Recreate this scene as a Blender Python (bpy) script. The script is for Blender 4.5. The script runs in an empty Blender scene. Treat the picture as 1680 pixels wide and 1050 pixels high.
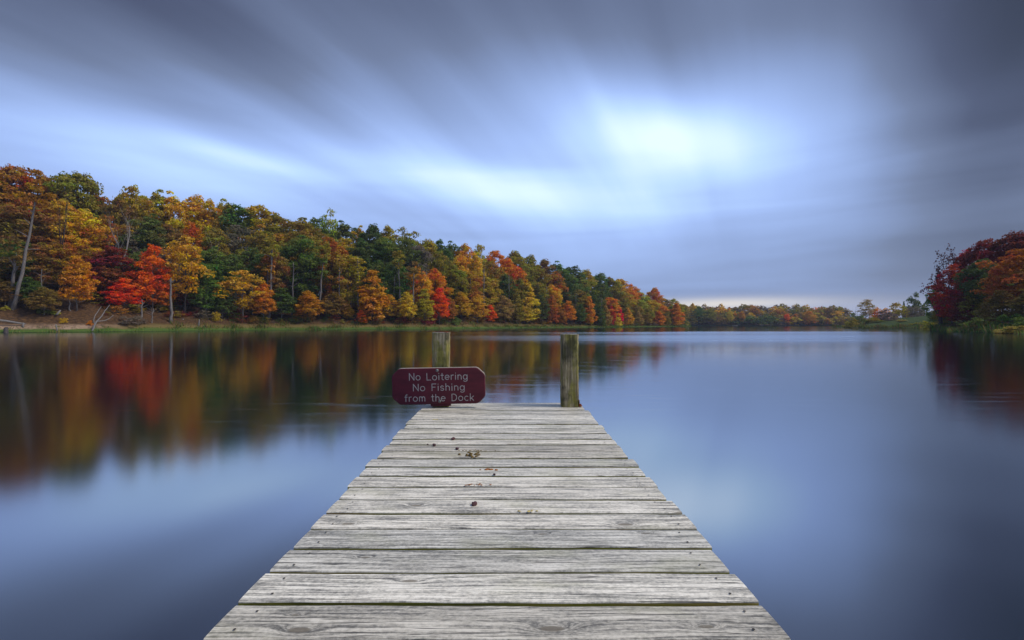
import bpy, math, random
import numpy as np
from mathutils import Vector, Matrix

# ------------------------------------------------------------------ camera, world, sun
SC = bpy.context.scene
COL = SC.collection
F, W, H0 = 810.0, 1680.0, 1050.0        # focal length in photo pixels
HZ = 532.0                               # horizon row of the photo
CAM_Z = 1.32
DECK_Z = CAM_Z - 0.687

cam_d = bpy.data.cameras.new('camera')
cam = bpy.data.objects.new('camera', cam_d)
COL.objects.link(cam)
cam_d.sensor_width = 36.0
cam_d.lens = 36.0 * F / W
cam_d.clip_start = 0.05
cam_d.clip_end = 9000
cam.location = (0, 0, CAM_Z)
cam.rotation_euler = (math.radians(90) + math.atan((HZ - H0 / 2) / F), 0, 0)
SC.camera = cam
SC.view_settings.view_transform = 'Standard'
SC.view_settings.look = 'None'
SC.view_settings.exposure = 1.0
SC.view_settings.gamma = 1.0
SC.view_settings.use_curve_mapping = False
SC.cycles.max_bounces = 6
SC.cycles.transparent_max_bounces = 6

SUN_AZ, SUN_EL = math.radians(98), math.radians(50)     # azimuth to the right of the view

sun_d = bpy.data.lights.new('sun', 'SUN')
sun_d.energy = 1.5
sun_d.angle = math.radians(16)
sun_d.color = (1.0, 0.91, 0.77)
sun = bpy.data.objects.new('sun', sun_d)
COL.objects.link(sun)
sd = Vector((math.sin(SUN_AZ) * math.cos(SUN_EL), math.cos(SUN_AZ) * math.cos(SUN_EL), math.sin(SUN_EL)))
sun.rotation_euler = sd.to_track_quat('Z', 'Y').to_euler()


def lin(r, g, b):
    f = lambda c: (c / 255 / 12.92) if c / 255 <= 0.04045 else ((c / 255 + 0.055) / 1.055) ** 2.4
    return (f(r), f(g), f(b), 1)


class NT:
    """small helper for building node trees"""
    def __init__(self, tree):
        self.t = tree
        self.n = tree.nodes
        self.l = tree.links

    def new(self, typ, **kw):
        nd = self.n.new(typ)
        for k, v in kw.items():
            setattr(nd, k, v)
        return nd

    def set(self, sock, v):
        if isinstance(v, bpy.types.NodeSocket):
            self.l.new(v, sock)
        else:
            sock.default_value = v

    def m(self, op, a, b=None, c=None, clamp=False):
        nd = self.new('ShaderNodeMath', operation=op)
        nd.use_clamp = clamp
        self.set(nd.inputs[0], a)
        if b is not None:
            self.set(nd.inputs[1], b)
        if c is not None:
            self.set(nd.inputs[2], c)
        return nd.outputs[0]

    def ramp(self, fac, stops, interp='LINEAR'):
        nd = self.new('ShaderNodeValToRGB')
        cr = nd.color_ramp
        cr.interpolation = interp
        while len(cr.elements) < len(stops):
            cr.elements.new(0.5)
        for e, (p, c) in zip(cr.elements, stops):
            e.position = p
            e.color = c if len(c) == 4 else (*c, 1)
        self.set(nd.inputs[0], fac)
        return nd.outputs[0]

    def mix(self, fac, a, b, blend='MIX'):
        nd = self.new('ShaderNodeMix', data_type='RGBA', blend_type=blend)
        self.set(nd.inputs[0], fac)
        self.set(nd.inputs[6], a)
        self.set(nd.inputs[7], b)
        return nd.outputs[2]

    def noise(self, vec, scale, detail=4, rough=0.5, dist=0.0):
        nd = self.new('ShaderNodeTexNoise')
        if vec is not None:
            self.l.new(vec, nd.inputs['Vector'])
        nd.inputs['Scale'].default_value = scale
        nd.inputs['Detail'].default_value = detail
        nd.inputs['Roughness'].default_value = rough
        nd.inputs['Distortion'].default_value = dist
        return nd.outputs[0]

    def mapping(self, vec, loc=(0, 0, 0), rot=(0, 0, 0), scale=(1, 1, 1)):
        nd = self.new('ShaderNodeMapping')
        self.l.new(vec, nd.inputs[0])
        nd.inputs['Location'].default_value = loc
        nd.inputs['Rotation'].default_value = rot
        nd.inputs['Scale'].default_value = scale
        return nd.outputs[0]

    def maprange(self, v, a, b, c=0.0, d=1.0, smooth=True):
        nd = self.new('ShaderNodeMapRange')
        nd.interpolation_type = 'SMOOTHSTEP' if smooth else 'LINEAR'
        self.set(nd.inputs[0], v)
        for i, x in enumerate((a, b, c, d)):
            nd.inputs[1 + i].default_value = x
        return nd.outputs[0]


def px_ang(x, y):
    return math.atan((x - W / 2) / F), math.atan((HZ - y) / math.hypot(F, x - W / 2))


def build_world():
    w = bpy.data.worlds.new('World')
    SC.world = w
    w.use_nodes = True
    k = NT(w.node_tree)
    k.n.clear()
    out = k.new('ShaderNodeOutputWorld')
    bg = k.new('ShaderNodeBackground')
    bg.inputs[1].default_value = 0.1
    k.l.new(bg.outputs[0], out.inputs[0])
    sky = k.new('ShaderNodeTexSky', sky_type='NISHITA')
    sky.sun_disc = False
    sky.sun_elevation = SUN_EL
    sky.sun_rotation = SUN_AZ
    tc = k.new('ShaderNodeTexCoord')
    sx = k.new('ShaderNodeSeparateXYZ')
    k.l.new(tc.outputs['Generated'], sx.inputs[0])
    X, Y, Z = sx.outputs
    az = k.m('ARCTAN2', X, Y)
    el = k.m('ARCSINE', Z)
    # cloud sheet overhead: direction projected on a plane, smeared along the wind
    zz = k.m('ADD', k.m('MAXIMUM', Z, 0.0), 0.30)
    cv = k.new('ShaderNodeCombineXYZ')
    k.set(cv.inputs[0], k.m('DIVIDE', X, zz))
    k.set(cv.inputs[1], k.m('DIVIDE', Y, zz))
    wind = math.radians(29)
    rot = k.mapping(cv.outputs[0], rot=(0, 0, wind))
    st = k.mapping(rot, scale=(1.7, 0.34, 1), loc=(3.1, 0.6, 0))
    n1 = k.noise(st, 1.1, 3, 0.5, 0.5)
    st2 = k.mapping(rot, scale=(4.2, 0.22, 1), loc=(9.3, 4.2, 2))
    n2 = k.noise(st2, 1.2, 2, 0.5, 0.3)
    st3 = k.mapping(rot, scale=(0.55, 0.3, 1), loc=(1.3, 7.2, 5))
    n3 = k.noise(st3, 1.0, 2, 0.5, 0.2)
    val = k.m('ADD', k.m('MULTIPLY', k.m('SUBTRACT', n1, 0.5), 0.43),
              k.m('MULTIPLY', k.m('SUBTRACT', n2, 0.5), 0.12))
    val = k.m('ADD', val, k.m('MULTIPLY', k.m('SUBTRACT', n3, 0.5), 0.3))
    st5 = k.mapping(rot, scale=(8.5, 0.9, 1), loc=(5.3, 1.2, 8))
    n5 = k.noise(st5, 1.1, 4, 0.6, 0.6)
    val = k.m('ADD', val, k.m('MULTIPLY', k.m('SUBTRACT', n5, 0.5), 0.07))
    val = k.m('MULTIPLY', val, k.m('MULTIPLY', k.maprange(el, 0.04, 0.30, 0.1, 1.0), k.maprange(az, 0.30, 0.62, 1.0, 0.35)))
    lay = k.new('ShaderNodeCombineXYZ')              # level cloud layers low over the lake
    k.set(lay.inputs[0], k.m('MULTIPLY', az, 1.3))
    k.set(lay.inputs[1], k.m('MULTIPLY', el, 13.0))
    n4 = k.noise(lay.outputs[0], 1.0, 3, 0.5, 0.4)
    val = k.m('ADD', val, k.m('MULTIPLY', k.m('SUBTRACT', n4, 0.5), k.maprange(el, 0.2, 0.45, 0.32, 0.0)))
    # overall brightness with height: slate near the horizon, bright mid sky, dark above, paler overhead
    prof = k.ramp(k.m('DIVIDE', k.m('MAXIMUM', el, 0.0), math.pi / 2), [
        (0.0, (0.47,) * 3), (0.08, (0.55,) * 3), (0.20, (0.62,) * 3), (0.29, (0.49,) * 3),
        (0.38, (0.28,) * 3), (0.50, (0.36,) * 3), (0.75, (0.62,) * 3), (1.0, (0.66,) * 3)], 'B_SPLINE')
    val = k.m('ADD', val, prof)
    blobs = [  # photo x, y, half width, half height, gain, slope
        (1030, 196, 145, 76, 0.17, 0.35), (1145, 230, 145, 64, 0.20, 0.2), (1030, 265, 450, 140, 0.15, 0.1), (820, 390, 330, 60, 0.1, 0.1),
        (745, 295, 250, 42, 0.21, 0.13), (870, 318, 170, 34, 0.09, 0.1), (430, 268, 130, 20, 0.2, 0.12),
        (640, 200, 170, 60, 0.1, 0.5), (1690, 40, 330, 250, -0.46, 0), (1640, 330, 230, 170, -0.2, 0),
        (1250, 425, 400, 45, -0.02, 0), (330, 275, 340, 80, 0.16, 0.05), (-40, -20, 380, 150, -0.2, 0), (420, 60, 230, 55, -0.1, 0.3),
        (200, 230, 260, 90, 0.06, 0.1), (1300, 30, 300, 90, -0.08, 0), (1500, 480, 200, 90, -0.06, 0)]
    for (bx, by, bw, bh, g, sl) in blobs:
        a0, e0 = px_ang(bx, by)
        aw = abs(px_ang(bx + bw, by)[0] - a0)
        eh = abs(px_ang(bx, by - bh)[1] - e0)
        da = k.m('SUBTRACT', az, a0)
        de = k.m('SUBTRACT', el, e0)
        if sl:
            de = k.m('ADD', de, k.m('MULTIPLY', da, sl))
        q = k.m('ADD', k.m('POWER', k.m('DIVIDE', da, aw), 2), k.m('POWER', k.m('DIVIDE', de, eh), 2))
        g_ = k.m('MULTIPLY', k.m('EXPONENT', k.m('MULTIPLY', q, -1)), g)
        val = k.m('ADD', val, g_)
    col = k.ramp(val, [
        (0.0, lin(34, 37, 50)), (0.22, lin(76, 84, 110)), (0.40, lin(112, 126, 158)), (0.55, lin(141, 163, 209)),
        (0.70, (0.385, 0.54, 0.95, 1)), (0.84, (0.54, 0.76, 1.1, 1)), (1.0, (0.84, 1.04, 1.3, 1))])
    # pale warm gap under the cloud sheet at the far end of the lake
    a0, e0 = px_ang(1190, 499)
    da = k.m('DIVIDE', k.m('SUBTRACT', az, a0), 0.16)
    de = k.m('DIVIDE', k.m('SUBTRACT', el, e0), 0.0115)
    q = k.m('ADD', k.m('POWER', da, 2), k.m('POWER', de, 2))
    g_ = k.m('MULTIPLY', k.m('EXPONENT', k.m('MULTIPLY', q, -1)), 0.9)
    col = k.mix(g_, col, lin(246, 238, 226))
    a0, e0 = px_ang(1420, 508)
    da = k.m('DIVIDE', k.m('SUBTRACT', az, a0), 0.2)
    de = k.m('DIVIDE', k.m('SUBTRACT', el, e0), 0.016)
    q = k.m('ADD', k.m('POWER', da, 2), k.m('POWER', de, 2))
    g_ = k.m('MULTIPLY', k.m('EXPONENT', k.m('MULTIPLY', q, -1)), 0.6)
    col = k.mix(g_, col, lin(190, 198, 225))
    vs = k.new('ShaderNodeVectorMath', operation='SCALE')
    k.l.new(col, vs.inputs[0])
    vs.inputs['Scale'].default_value = 5.2          # background strength is 0.1
    fin = k.mix(0.96, sky.outputs[0], vs.outputs[0])
    k.l.new(fin, bg.inputs[0])


build_world()

# ------------------------------------------------------------------ helpers
rng = np.random.default_rng(7)
random.seed(7)


def tag(o, label=None, cat=None, group=None, kind=None):
    if label:
        o['label'] = label
    if cat:
        o['category'] = cat
    if group:
        o['group'] = group
    if kind:
        o['kind'] = kind
    return o


def link(name, me, mats=(), parent=None):
    o = bpy.data.objects.new(name, me)
    COL.objects.link(o)
    for m_ in mats:
        me.materials.append(m_)
    if parent:
        o.parent = parent
    return o


def empty(name, loc, rz=0.0):
    o = bpy.data.objects.new(name, None)
    COL.objects.link(o)
    o.location = loc
    o.rotation_euler = (0, 0, rz)
    o.empty_display_size = 0.3
    return o


class MB:
    """collects simple shapes and builds them as one mesh"""
    def __init__(self):
        self.v, self.f, self.mi, self.sm = [], [], [], []

    def add(self, vs, fs, mi=0, smooth=False):
        b = len(self.v)
        self.v += [tuple(p) for p in vs]
        for f_ in fs:
            self.f.append([b + i for i in f_])
            self.mi.append(mi)
            self.sm.append(smooth)

    def box(self, c, s, mi=0, rot=None):
        vs = []
        for dx in (-.5, .5):
            for dy in (-.5, .5):
                for dz in (-.5, .5):
                    p = Vector((dx * s[0], dy * s[1], dz * s[2]))
                    if rot:
                        p = rot @ p
                    vs.append(p + Vector(c))
        self.add(vs, [(0, 1, 3, 2), (4, 6, 7, 5), (0, 4, 5, 1), (2, 3, 7, 6), (0, 2, 6, 4), (1, 5, 7, 3)], mi)

    def tube(self, pts, rad, n=6, mi=0, cap=True):
        pts = [Vector(p) for p in pts]
        vs, fs = [], []
        up = Vector((0.31, 0.17, 0.93))
        for i, p in enumerate(pts):
            d = (pts[min(i + 1, len(pts) - 1)] - pts[max(i - 1, 0)]).normalized()
            a = d.cross(up)
            if a.length < 0.05:
                a = d.cross(Vector((1, 0, 0)))
            a.normalize()
            b = d.cross(a)
            for j in range(n):
                t = 2 * math.pi * j / n
                vs.append(p + (a * math.cos(t) + b * math.sin(t)) * rad[i])
        for i in range(len(pts) - 1):
            for j in range(n):
                fs.append((i * n + j, i * n + (j + 1) % n, (i + 1) * n + (j + 1) % n, (i + 1) * n + j))
        if cap:
            fs.append(tuple(range(n))[::-1])
            fs.append(tuple((len(pts) - 1) * n + j for j in range(n)))
        self.add(vs, fs, mi, True)

    def mesh(self, name):
        me = bpy.data.meshes.new(name)
        me.from_pydata(self.v, [], self.f)
        me.polygons.foreach_set('material_index', self.mi)
        me.polygons.foreach_set('use_smooth', self.sm)
        me.update()
        return me

    def build(self, name, mats, parent=None):
        return link(name, self.mesh(name), mats if isinstance(mats, (list, tuple)) else [mats], parent)


def quads_mesh(name, V, attr=None):
    """V: (n,4,3) array of separate quads"""
    n = len(V)
    me = bpy.data.meshes.new(name)
    me.vertices.add(n * 4)
    me.vertices.foreach_set('co', V.reshape(-1).astype(np.float32))
    me.loops.add(n * 4)
    me.loops.foreach_set('vertex_index', np.arange(n * 4, dtype=np.int32))
    me.polygons.add(n)
    me.polygons.foreach_set('loop_start', np.arange(0, n * 4, 4, dtype=np.int32))
    me.polygons.foreach_set('loop_total', np.full(n, 4, np.int32))
    me.update(calc_edges=True)
    if attr is not None:
        for nm, a in attr.items():
            if a.ndim == 1:
                at = me.attributes.new(nm, 'FLOAT', 'POINT')
                at.data.foreach_set('value', np.repeat(a, 4).astype(np.float32))
            else:
                at = me.attributes.new(nm, 'FLOAT_COLOR', 'POINT')
                at.data.foreach_set('color', np.repeat(a, 4, axis=0).reshape(-1).astype(np.float32))
    return me


# ------------------------------------------------------------------ materials
def new_mat(name):
    m_ = bpy.data.materials.new(name)
    m_.use_nodes = True
    k = NT(m_.node_tree)
    k.n.clear()
    out = k.new('ShaderNodeOutputMaterial')
    return m_, k, out


def principled(k, out, col, rough=0.8, spec=0.3, bump=None, bstr=0.3, bdist=0.02):
    p = k.new('ShaderNodeBsdfPrincipled')
    k.set(p.inputs['Base Color'], col)
    k.set(p.inputs['Roughness'], rough)
    p.inputs['Specular IOR Level'].default_value = spec
    if bump is not None:
        b = k.new('ShaderNodeBump')
        b.inputs['Strength'].default_value = bstr
        b.inputs['Distance'].default_value = bdist
        k.set(b.inputs['Height'], bump)
        k.l.new(b.outputs[0], p.inputs['Normal'])
    k.l.new(p.outputs[0], out.inputs[0])
    return p


def mat_leaf(name, from_attr=False):
    m_, k, out = new_mat(name)
    oi = k.new('ShaderNodeObjectInfo')
    at = k.new('ShaderNodeAttribute', attribute_name='leaf_rand')
    r = at.outputs['Fac']
    if from_attr:
        ca = k.new('ShaderNodeAttribute', attribute_name='tint')
        base = ca.outputs['Color']
        amp = 0.5
    else:
        base = oi.outputs['Color']
        amp = oi.outputs['Alpha']
    tc = k.new('ShaderNodeTexCoord')
    ad = k.new('ShaderNodeVectorMath', operation='ADD')
    k.l.new(tc.outputs['Object'], ad.inputs[0])
    cb = k.new('ShaderNodeCombineXYZ')
    k.set(cb.inputs[0], k.m('MULTIPLY', oi.outputs['Random'], 57.0))
    k.l.new(cb.outputs[0], ad.inputs[1])
    n = k.noise(ad.outputs[0], 0.33, 3, 0.6)
    hsv = k.new('ShaderNodeHueSaturation')
    hue = k.m('ADD', 0.505, k.m('MULTIPLY', amp, k.m('ADD',
              k.m('MULTIPLY', k.m('SUBTRACT', n, 0.5), 0.34), k.m('MULTIPLY', k.m('SUBTRACT', r, 0.5), 0.07))))
    k.set(hsv.inputs['Hue'], hue)
    k.set(hsv.inputs['Saturation'], k.m('ADD', 0.9, k.m('MULTIPLY', r, 0.2)))
    k.set(hsv.inputs['Value'], k.m('ADD', 0.62, k.m('MULTIPLY', k.m('FRACT', k.m('MULTIPLY', r, 7.31)), 0.76)))
    k.set(hsv.inputs['Color'], base)
    df = k.new('ShaderNodeBsdfDiffuse')
    tr = k.new('ShaderNodeBsdfTranslucent')
    k.l.new(hsv.outputs[0], df.inputs[0])
    k.l.new(hsv.outputs[0], tr.inputs[0])
    mx = k.new('ShaderNodeMixShader')
    mx.inputs[0].default_value = 0.42
    k.l.new(df.outputs[0], mx.inputs[1])
    k.l.new(tr.outputs[0], mx.inputs[2])
    k.l.new(mx.outputs[0], out.inputs[0])
    return m_


def mat_bark(name):
    m_, k, out = new_mat(name)
    oi = k.new('ShaderNodeObjectInfo')
    tc = k.new('ShaderNodeTexCoord')
    v = k.mapping(tc.outputs['Object'], scale=(4, 4, 0.7))
    n = k.noise(v, 2.0, 5, 0.65)
    c = k.mix(1.0, oi.outputs['Color'], k.ramp(n, [(0.25, (0.45,) * 3), (0.75, (1.35, 1.3, 1.25))]), 'MULTIPLY')
    principled(k, out, c, 0.9, 0.15, n, 0.5, 0.05)
    return m_


def mat_ground():
    m_, k, out = new_mat('ground')
    g = k.new('ShaderNodeNewGeometry')
    P = g.outputs['Position']
    s = k.new('ShaderNodeSeparateXYZ')
    k.l.new(P, s.inputs[0])
    n = k.noise(P, 0.35, 6, 0.65)
    n2 = k.noise(P, 2.3, 5, 0.7)
    n4 = k.noise(P, 9.0, 3, 0.7)
    litter = k.ramp(n2, [(0.25, (0.02, 0.014, 0.009)), (0.48, (0.06, 0.034, 0.018)), (0.6, (0.1, 0.056, 0.026)),
                         (0.75, (0.17, 0.08, 0.035))])
    sand = k.ramp(n2, [(0.3, (0.2, 0.13, 0.09)), (0.7, (0.36, 0.26, 0.18))])
    grass = k.ramp(n4, [(0.3, (0.035, 0.07, 0.014)), (0.7, (0.1, 0.16, 0.03))])
    dry = k.ramp(n4, [(0.3, (0.11, 0.09, 0.03)), (0.7, (0.22, 0.17, 0.06))])
    zc = k.m('ADD', s.outputs[2], k.m('MULTIPLY', k.m('SUBTRACT', n, 0.5), 0.9))
    # sandy washed bank only at the left end
    left = k.maprange(s.outputs[0], -70, -75, 0, 1)
    left = k.m('MULTIPLY', left, k.maprange(s.outputs[1], 30, 60, 0, 1))
    sandm = k.m('MULTIPLY', left, k.m('MULTIPLY', k.maprange(zc, 0.35, 0.6, 0, 1), k.maprange(zc, 0.9, 1.6, 1, 0)))
    sandm = k.m('MULTIPLY', sandm, k.maprange(n, 0.35, 0.55, 0.35, 1))
    c = k.mix(sandm, litter, sand)
    dm = k.m('MULTIPLY', k.maprange(zc, 1.7, 0.9, 0, 0.75), k.m('SUBTRACT', 1.0, left))
    c = k.mix(dm, c, dry)
    gm = k.maprange(zc, 0.75, 0.3, 0, 1)
    c = k.mix(gm, c, grass)
    # mown meadow behind the right shore
    lawn = k.m('MULTIPLY', k.maprange(s.outputs[0], 126, 134, 0, 1), k.maprange(s.outputs[0], 260, 230, 0, 1))
    lawn = k.m('MULTIPLY', lawn, k.m('MULTIPLY', k.maprange(s.outputs[1], 140, 150, 0, 1), k.maprange(s.outputs[1], 330, 300, 0, 1)))
    c = k.mix(lawn, c, k.ramp(n, [(0.3, (0.02, 0.042, 0.01)), (0.7, (0.055, 0.075, 0.02))]))
    mud = k.maprange(s.outputs[2], 0.1, -0.02, 0, 1)
    c = k.mix(mud, c, (0.018, 0.015, 0.01, 1))
    principled(k, out, c, 0.95, 0.1, n2, 0.6, 0.25)
    return m_


def mat_water():
    m_, k, out = new_mat('lake_water')
    g = k.new('ShaderNodeNewGeometry')
    P = g.outputs['Position']
    s = k.new('ShaderNodeSeparateXYZ')
    k.l.new(P, s.inputs[0])
    # breeze patches and fine wind lines change how much the surface is ruffled
    pa = k.noise(k.mapping(P, rot=(0, 0, 0.12), scale=(0.012, 0.05, 1), loc=(2, 5, 0)), 1.0, 4, 0.55)
    ln = k.noise(k.mapping(P, rot=(0, 0, -0.3), scale=(0.55, 4.2, 1)), 1.0, 4, 0.6)
    far = k.noise(k.mapping(P, scale=(0.002, 0.05, 1), loc=(1, 3, 0)), 1.0, 3, 0.6)
    band = k.m('MULTIPLY', k.maprange(s.outputs[1], 24, 42, 0, 1), k.maprange(s.outputs[1], 105, 75, 0, 1))
    bx = k.m('SUBTRACT', s.outputs[0], k.m('MULTIPLY', s.outputs[1], -0.30))
    band = k.m('MULTIPLY', band, k.maprange(bx, -6, 14, 0, 1))
    band = k.m('MULTIPLY', band, k.maprange(k.m('DIVIDE', s.outputs[0], k.m('MAXIMUM', s.outputs[1], 1.0)), 0.68, 0.86, 1, 0))
    band = k.m('MULTIPLY', band, k.maprange(far, 0.35, 0.6, 0.55, 1))
    ro = k.m('ADD', 0.095, k.m('MULTIPLY', k.maprange(pa, 0.42, 0.7, 0, 1), 0.04))
    lm = k.m('MULTIPLY', k.maprange(ln, 0.5, 0.72, 0, 1), k.m('MULTIPLY', k.maprange(s.outputs[1], 5, 9, 0, 1), k.maprange(s.outputs[1], 60, 30, 0, 1)))
    ro = k.m('ADD', ro, k.m('MULTIPLY', lm, 0.085))
    ro = k.m('ADD', ro, k.m('MULTIPLY', band, 0.16))
    lw = k.new('ShaderNodeLayerWeight')
    lw.inputs[0].default_value = 0.5
    fr = k.m('ADD', 0.47, k.m('MULTIPLY', k.m('POWER', lw.outputs['Facing'], 8.0), 0.43))
    df = k.new('ShaderNodeBsdfDiffuse')
    df.inputs[0].default_value = (0.003, 0.007, 0.012, 1)
    gl = k.new('ShaderNodeBsdfGlossy')
    gl.distribution = 'BECKMANN'
    gl.inputs[0].default_value = (0.90, 0.94, 1.0, 1)
    k.l.new(ro, gl.inputs['Roughness'])
    mx = k.new('ShaderNodeMixShader')
    k.l.new(fr, mx.inputs[0])
    k.l.new(df.outputs[0], mx.inputs[1])
    k.l.new(gl.outputs[0], mx.inputs[2])
    k.l.new(mx.outputs[0], out.inputs[0])
    return m_


def knot(px, py, kr):
    Y = F * 0.687 / (py - HZ)
    return ((px - W / 2) / F * Y, Y, kr)


KNOTS = [knot(493, 1031, 1.0), knot(905, 1029, 1.1), knot(1157, 1026, 0.7), knot(673, 952, 0.8), knot(600, 913, 0.6), knot(572, 858, 0.9),
         knot(1025, 859, 1.0), knot(1058, 874, 0.6), knot(486, 1007, 0.35), knot(683, 829, 0.8), knot(890, 875, 0.6), knot(820, 689, 1.3), knot(885, 695, 0.9)]


def mat_deck():
    """weathered pine: grain runs along X of each board; 'board' varies the boards"""
    m_, k, out = new_mat('weathered_pine')
    tc = k.new('ShaderNodeTexCoord')
    at = k.new('ShaderNodeAttribute', attribute_name='board')
    b = at.outputs['Fac']
    off = k.new('ShaderNodeCombineXYZ')
    k.set(off.inputs[0], k.m('MULTIPLY', b, 37.0))
    k.set(off.inputs[1], k.m('MULTIPLY', b, 11.0))
    k.set(off.inputs[2], k.m('MULTIPLY', b, 5.0))
    ad = k.new('ShaderNodeVectorMath', operation='ADD')
    k.l.new(tc.outputs['Object'], ad.inputs[0])
    k.l.new(off.outputs[0], ad.inputs[1])
    P = ad.outputs[0]
    # knots: sparse cells, grain flows round them
    kv = k.mapping(P, scale=(1.15, 4.2, 0.001))
    vo = k.new('ShaderNodeTexVoronoi', feature='F1')
    k.l.new(kv, vo.inputs['Vector'])
    vo.inputs['Scale'].default_value = 1.0
    vo.inputs['Randomness'].default_value = 1.0
    dist = vo.outputs['Distance']
    sel = k.new('ShaderNodeSeparateColor')
    k.l.new(vo.outputs['Color'], sel.inputs[0])
    far_ = k.m('MULTIPLY', k.m('LESS_THAN', sel.outputs[0], 0.45), 9.0)
    dist = k.m('ADD', dist, far_)
    so = k.new('ShaderNodeSeparateXYZ')
    k.l.new(tc.outputs['Object'], so.inputs[0])
    for (kx, ky, kr) in KNOTS:
        dx_ = k.m('DIVIDE', k.m('SUBTRACT', so.outputs[0], kx), 0.34 * kr)
        dy_ = k.m('DIVIDE', k.m('SUBTRACT', so.outputs[1], ky), 0.115 * kr)
        dist = k.m('MINIMUM', dist, k.m('SQRT', k.m('ADD', k.m('MULTIPLY', dx_, dx_), k.m('MULTIPLY', dy_, dy_))))
    has = 1.0
    kn = k.m('MULTIPLY', has, k.m('EXPONENT', k.m('MULTIPLY', k.m('POWER', k.m('DIVIDE', dist, 0.16), 2), -1)))
    core = k.m('MULTIPLY', has, k.maprange(dist, 0.085, 0.06, 0, 1))
    ring = k.m('MULTIPLY', kn, k.m('ADD', 0.5, k.m('MULTIPLY', k.m('SINE', k.m('MULTIPLY', dist, 190.0)), 0.5)))
    warp = k.noise(k.mapping(P, scale=(1.4, 5.0, 1)), 1.0, 3, 0.5)
    sp = k.new('ShaderNodeSeparateXYZ')
    k.l.new(P, sp.inputs[0])
    yy = k.m('ADD', sp.outputs[1], k.m('ADD', k.m('MULTIPLY', warp, 0.05), k.m('MULTIPLY', kn, 0.03)))
    gv = k.new('ShaderNodeCombineXYZ')
    k.set(gv.inputs[0], k.m('MULTIPLY', sp.outputs[0], 1.5))
    k.set(gv.inputs[1], k.m('MULTIPLY', yy, 80.0))
    k.set(gv.inputs[2], sp.outputs[2])
    g1 = k.noise(gv.outputs[0], 1.0, 8, 0.7)
    gv2 = k.new('ShaderNodeCombineXYZ')
    k.set(gv2.inputs[0], k.m('MULTIPLY', sp.outputs[0], 5.0))
    k.set(gv2.inputs[1], k.m('MULTIPLY', yy, 200.0))
    g2 = k.noise(gv2.outputs[0], 1.0, 5, 0.7)
    blot = k.noise(k.mapping(P, scale=(5.0, 17.0, 1)), 1.0, 6, 0.66)
    speck = k.noise(k.mapping(P, scale=(26, 70, 1)), 1.0, 3, 0.7)
    fine = k.noise(k.mapping(P, scale=(70, 110, 1)), 1.0, 4, 0.75)
    gg = k.m('ADD', k.m('MULTIPLY', k.m('SUBTRACT', g1, 0.5), 0.88), k.m('MULTIPLY', k.m('SUBTRACT', g2, 0.5), 0.62))
    gg = k.m('ADD', gg, k.m('ADD', k.m('MULTIPLY', k.m('SUBTRACT', blot, 0.5), 0.55), k.m('MULTIPLY', k.m('SUBTRACT', fine, 0.5), 0.45)))
    gg = k.m('ADD', gg, 0.575)
    c = k.ramp(gg, [(0.30, (0.05, 0.046, 0.04)), (0.41, (0.17, 0.165, 0.15)), (0.5, (0.34, 0.33, 0.30)),
                    (0.58, (0.58, 0.555, 0.49)), (0.70, (0.84, 0.81, 0.73))])
    # pale yellow-green algae film in patches
    alg = k.noise(k.mapping(P, scale=(3.0, 6.0, 1), loc=(5, 3, 1)), 1.0, 4, 0.6)
    c = k.mix(k.maprange(alg, 0.5, 0.75, 0, 0.4), c, (0.36, 0.36, 0.2, 1))
    c = k.mix(k.maprange(speck, 0.62, 0.75, 0, 0.45), c, (0.09, 0.085, 0.07, 1))
    # black weather cracks
    cr = k.noise(k.mapping(P, scale=(1.0, 42, 1), loc=(8, 1, 3)), 1.0, 3, 0.55)
    crm = k.maprange(k.m('ABSOLUTE', k.m('SUBTRACT', cr, 0.5)), 0.022, 0.006, 0, 1)
    crm = k.m('MULTIPLY', crm, k.maprange(blot, 0.44, 0.56, 0.05, 0.8))
    c = k.mix(crm, c, (0.035, 0.033, 0.03, 1))
    c = k.mix(k.m('MULTIPLY', ring, 0.6), c, (0.12, 0.115, 0.1, 1))
    c = k.mix(k.m('MULTIPLY', core, 0.85), c, (0.19, 0.165, 0.125, 1))
    fl = k.noise(k.mapping(P, scale=(34, 300, 1)), 1.0, 3, 0.7)
    c = k.mix(k.maprange(fl, 0.6, 0.74, 0, 0.5), c, (0.12, 0.11, 0.09, 1))
    tone = k.m('ADD', 0.76, k.m('MULTIPLY', k.m('FRACT', k.m('MULTIPLY', b, 13.7)), 0.36))
    warm = k.m('FRACT', k.m('MULTIPLY', b, 41.3))
    tn = k.new('ShaderNodeCombineXYZ')
    k.set(tn.inputs[0], tone)
    k.set(tn.inputs[1], k.m('MULTIPLY', tone, k.m('ADD', 0.965, k.m('MULTIPLY', warm, 0.04))))
    k.set(tn.inputs[2], k.m('MULTIPLY', tone, k.m('ADD', 0.90, k.m('MULTIPLY', warm, 0.09))))
    c = k.mix(1.0, c, tn.outputs[0], 'MULTIPLY')
    h = k.m('SUBTRACT', k.m('ADD', k.m('MULTIPLY', g1, 0.8), k.m('MULTIPLY', g2, 0.4)), k.m('MULTIPLY', crm, 0.9))
    principled(k, out, c, k.m('ADD', 0.42, k.m('MULTIPLY', g1, 0.3)), 0.4, h, 0.55, 0.004)
    return m_


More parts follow.
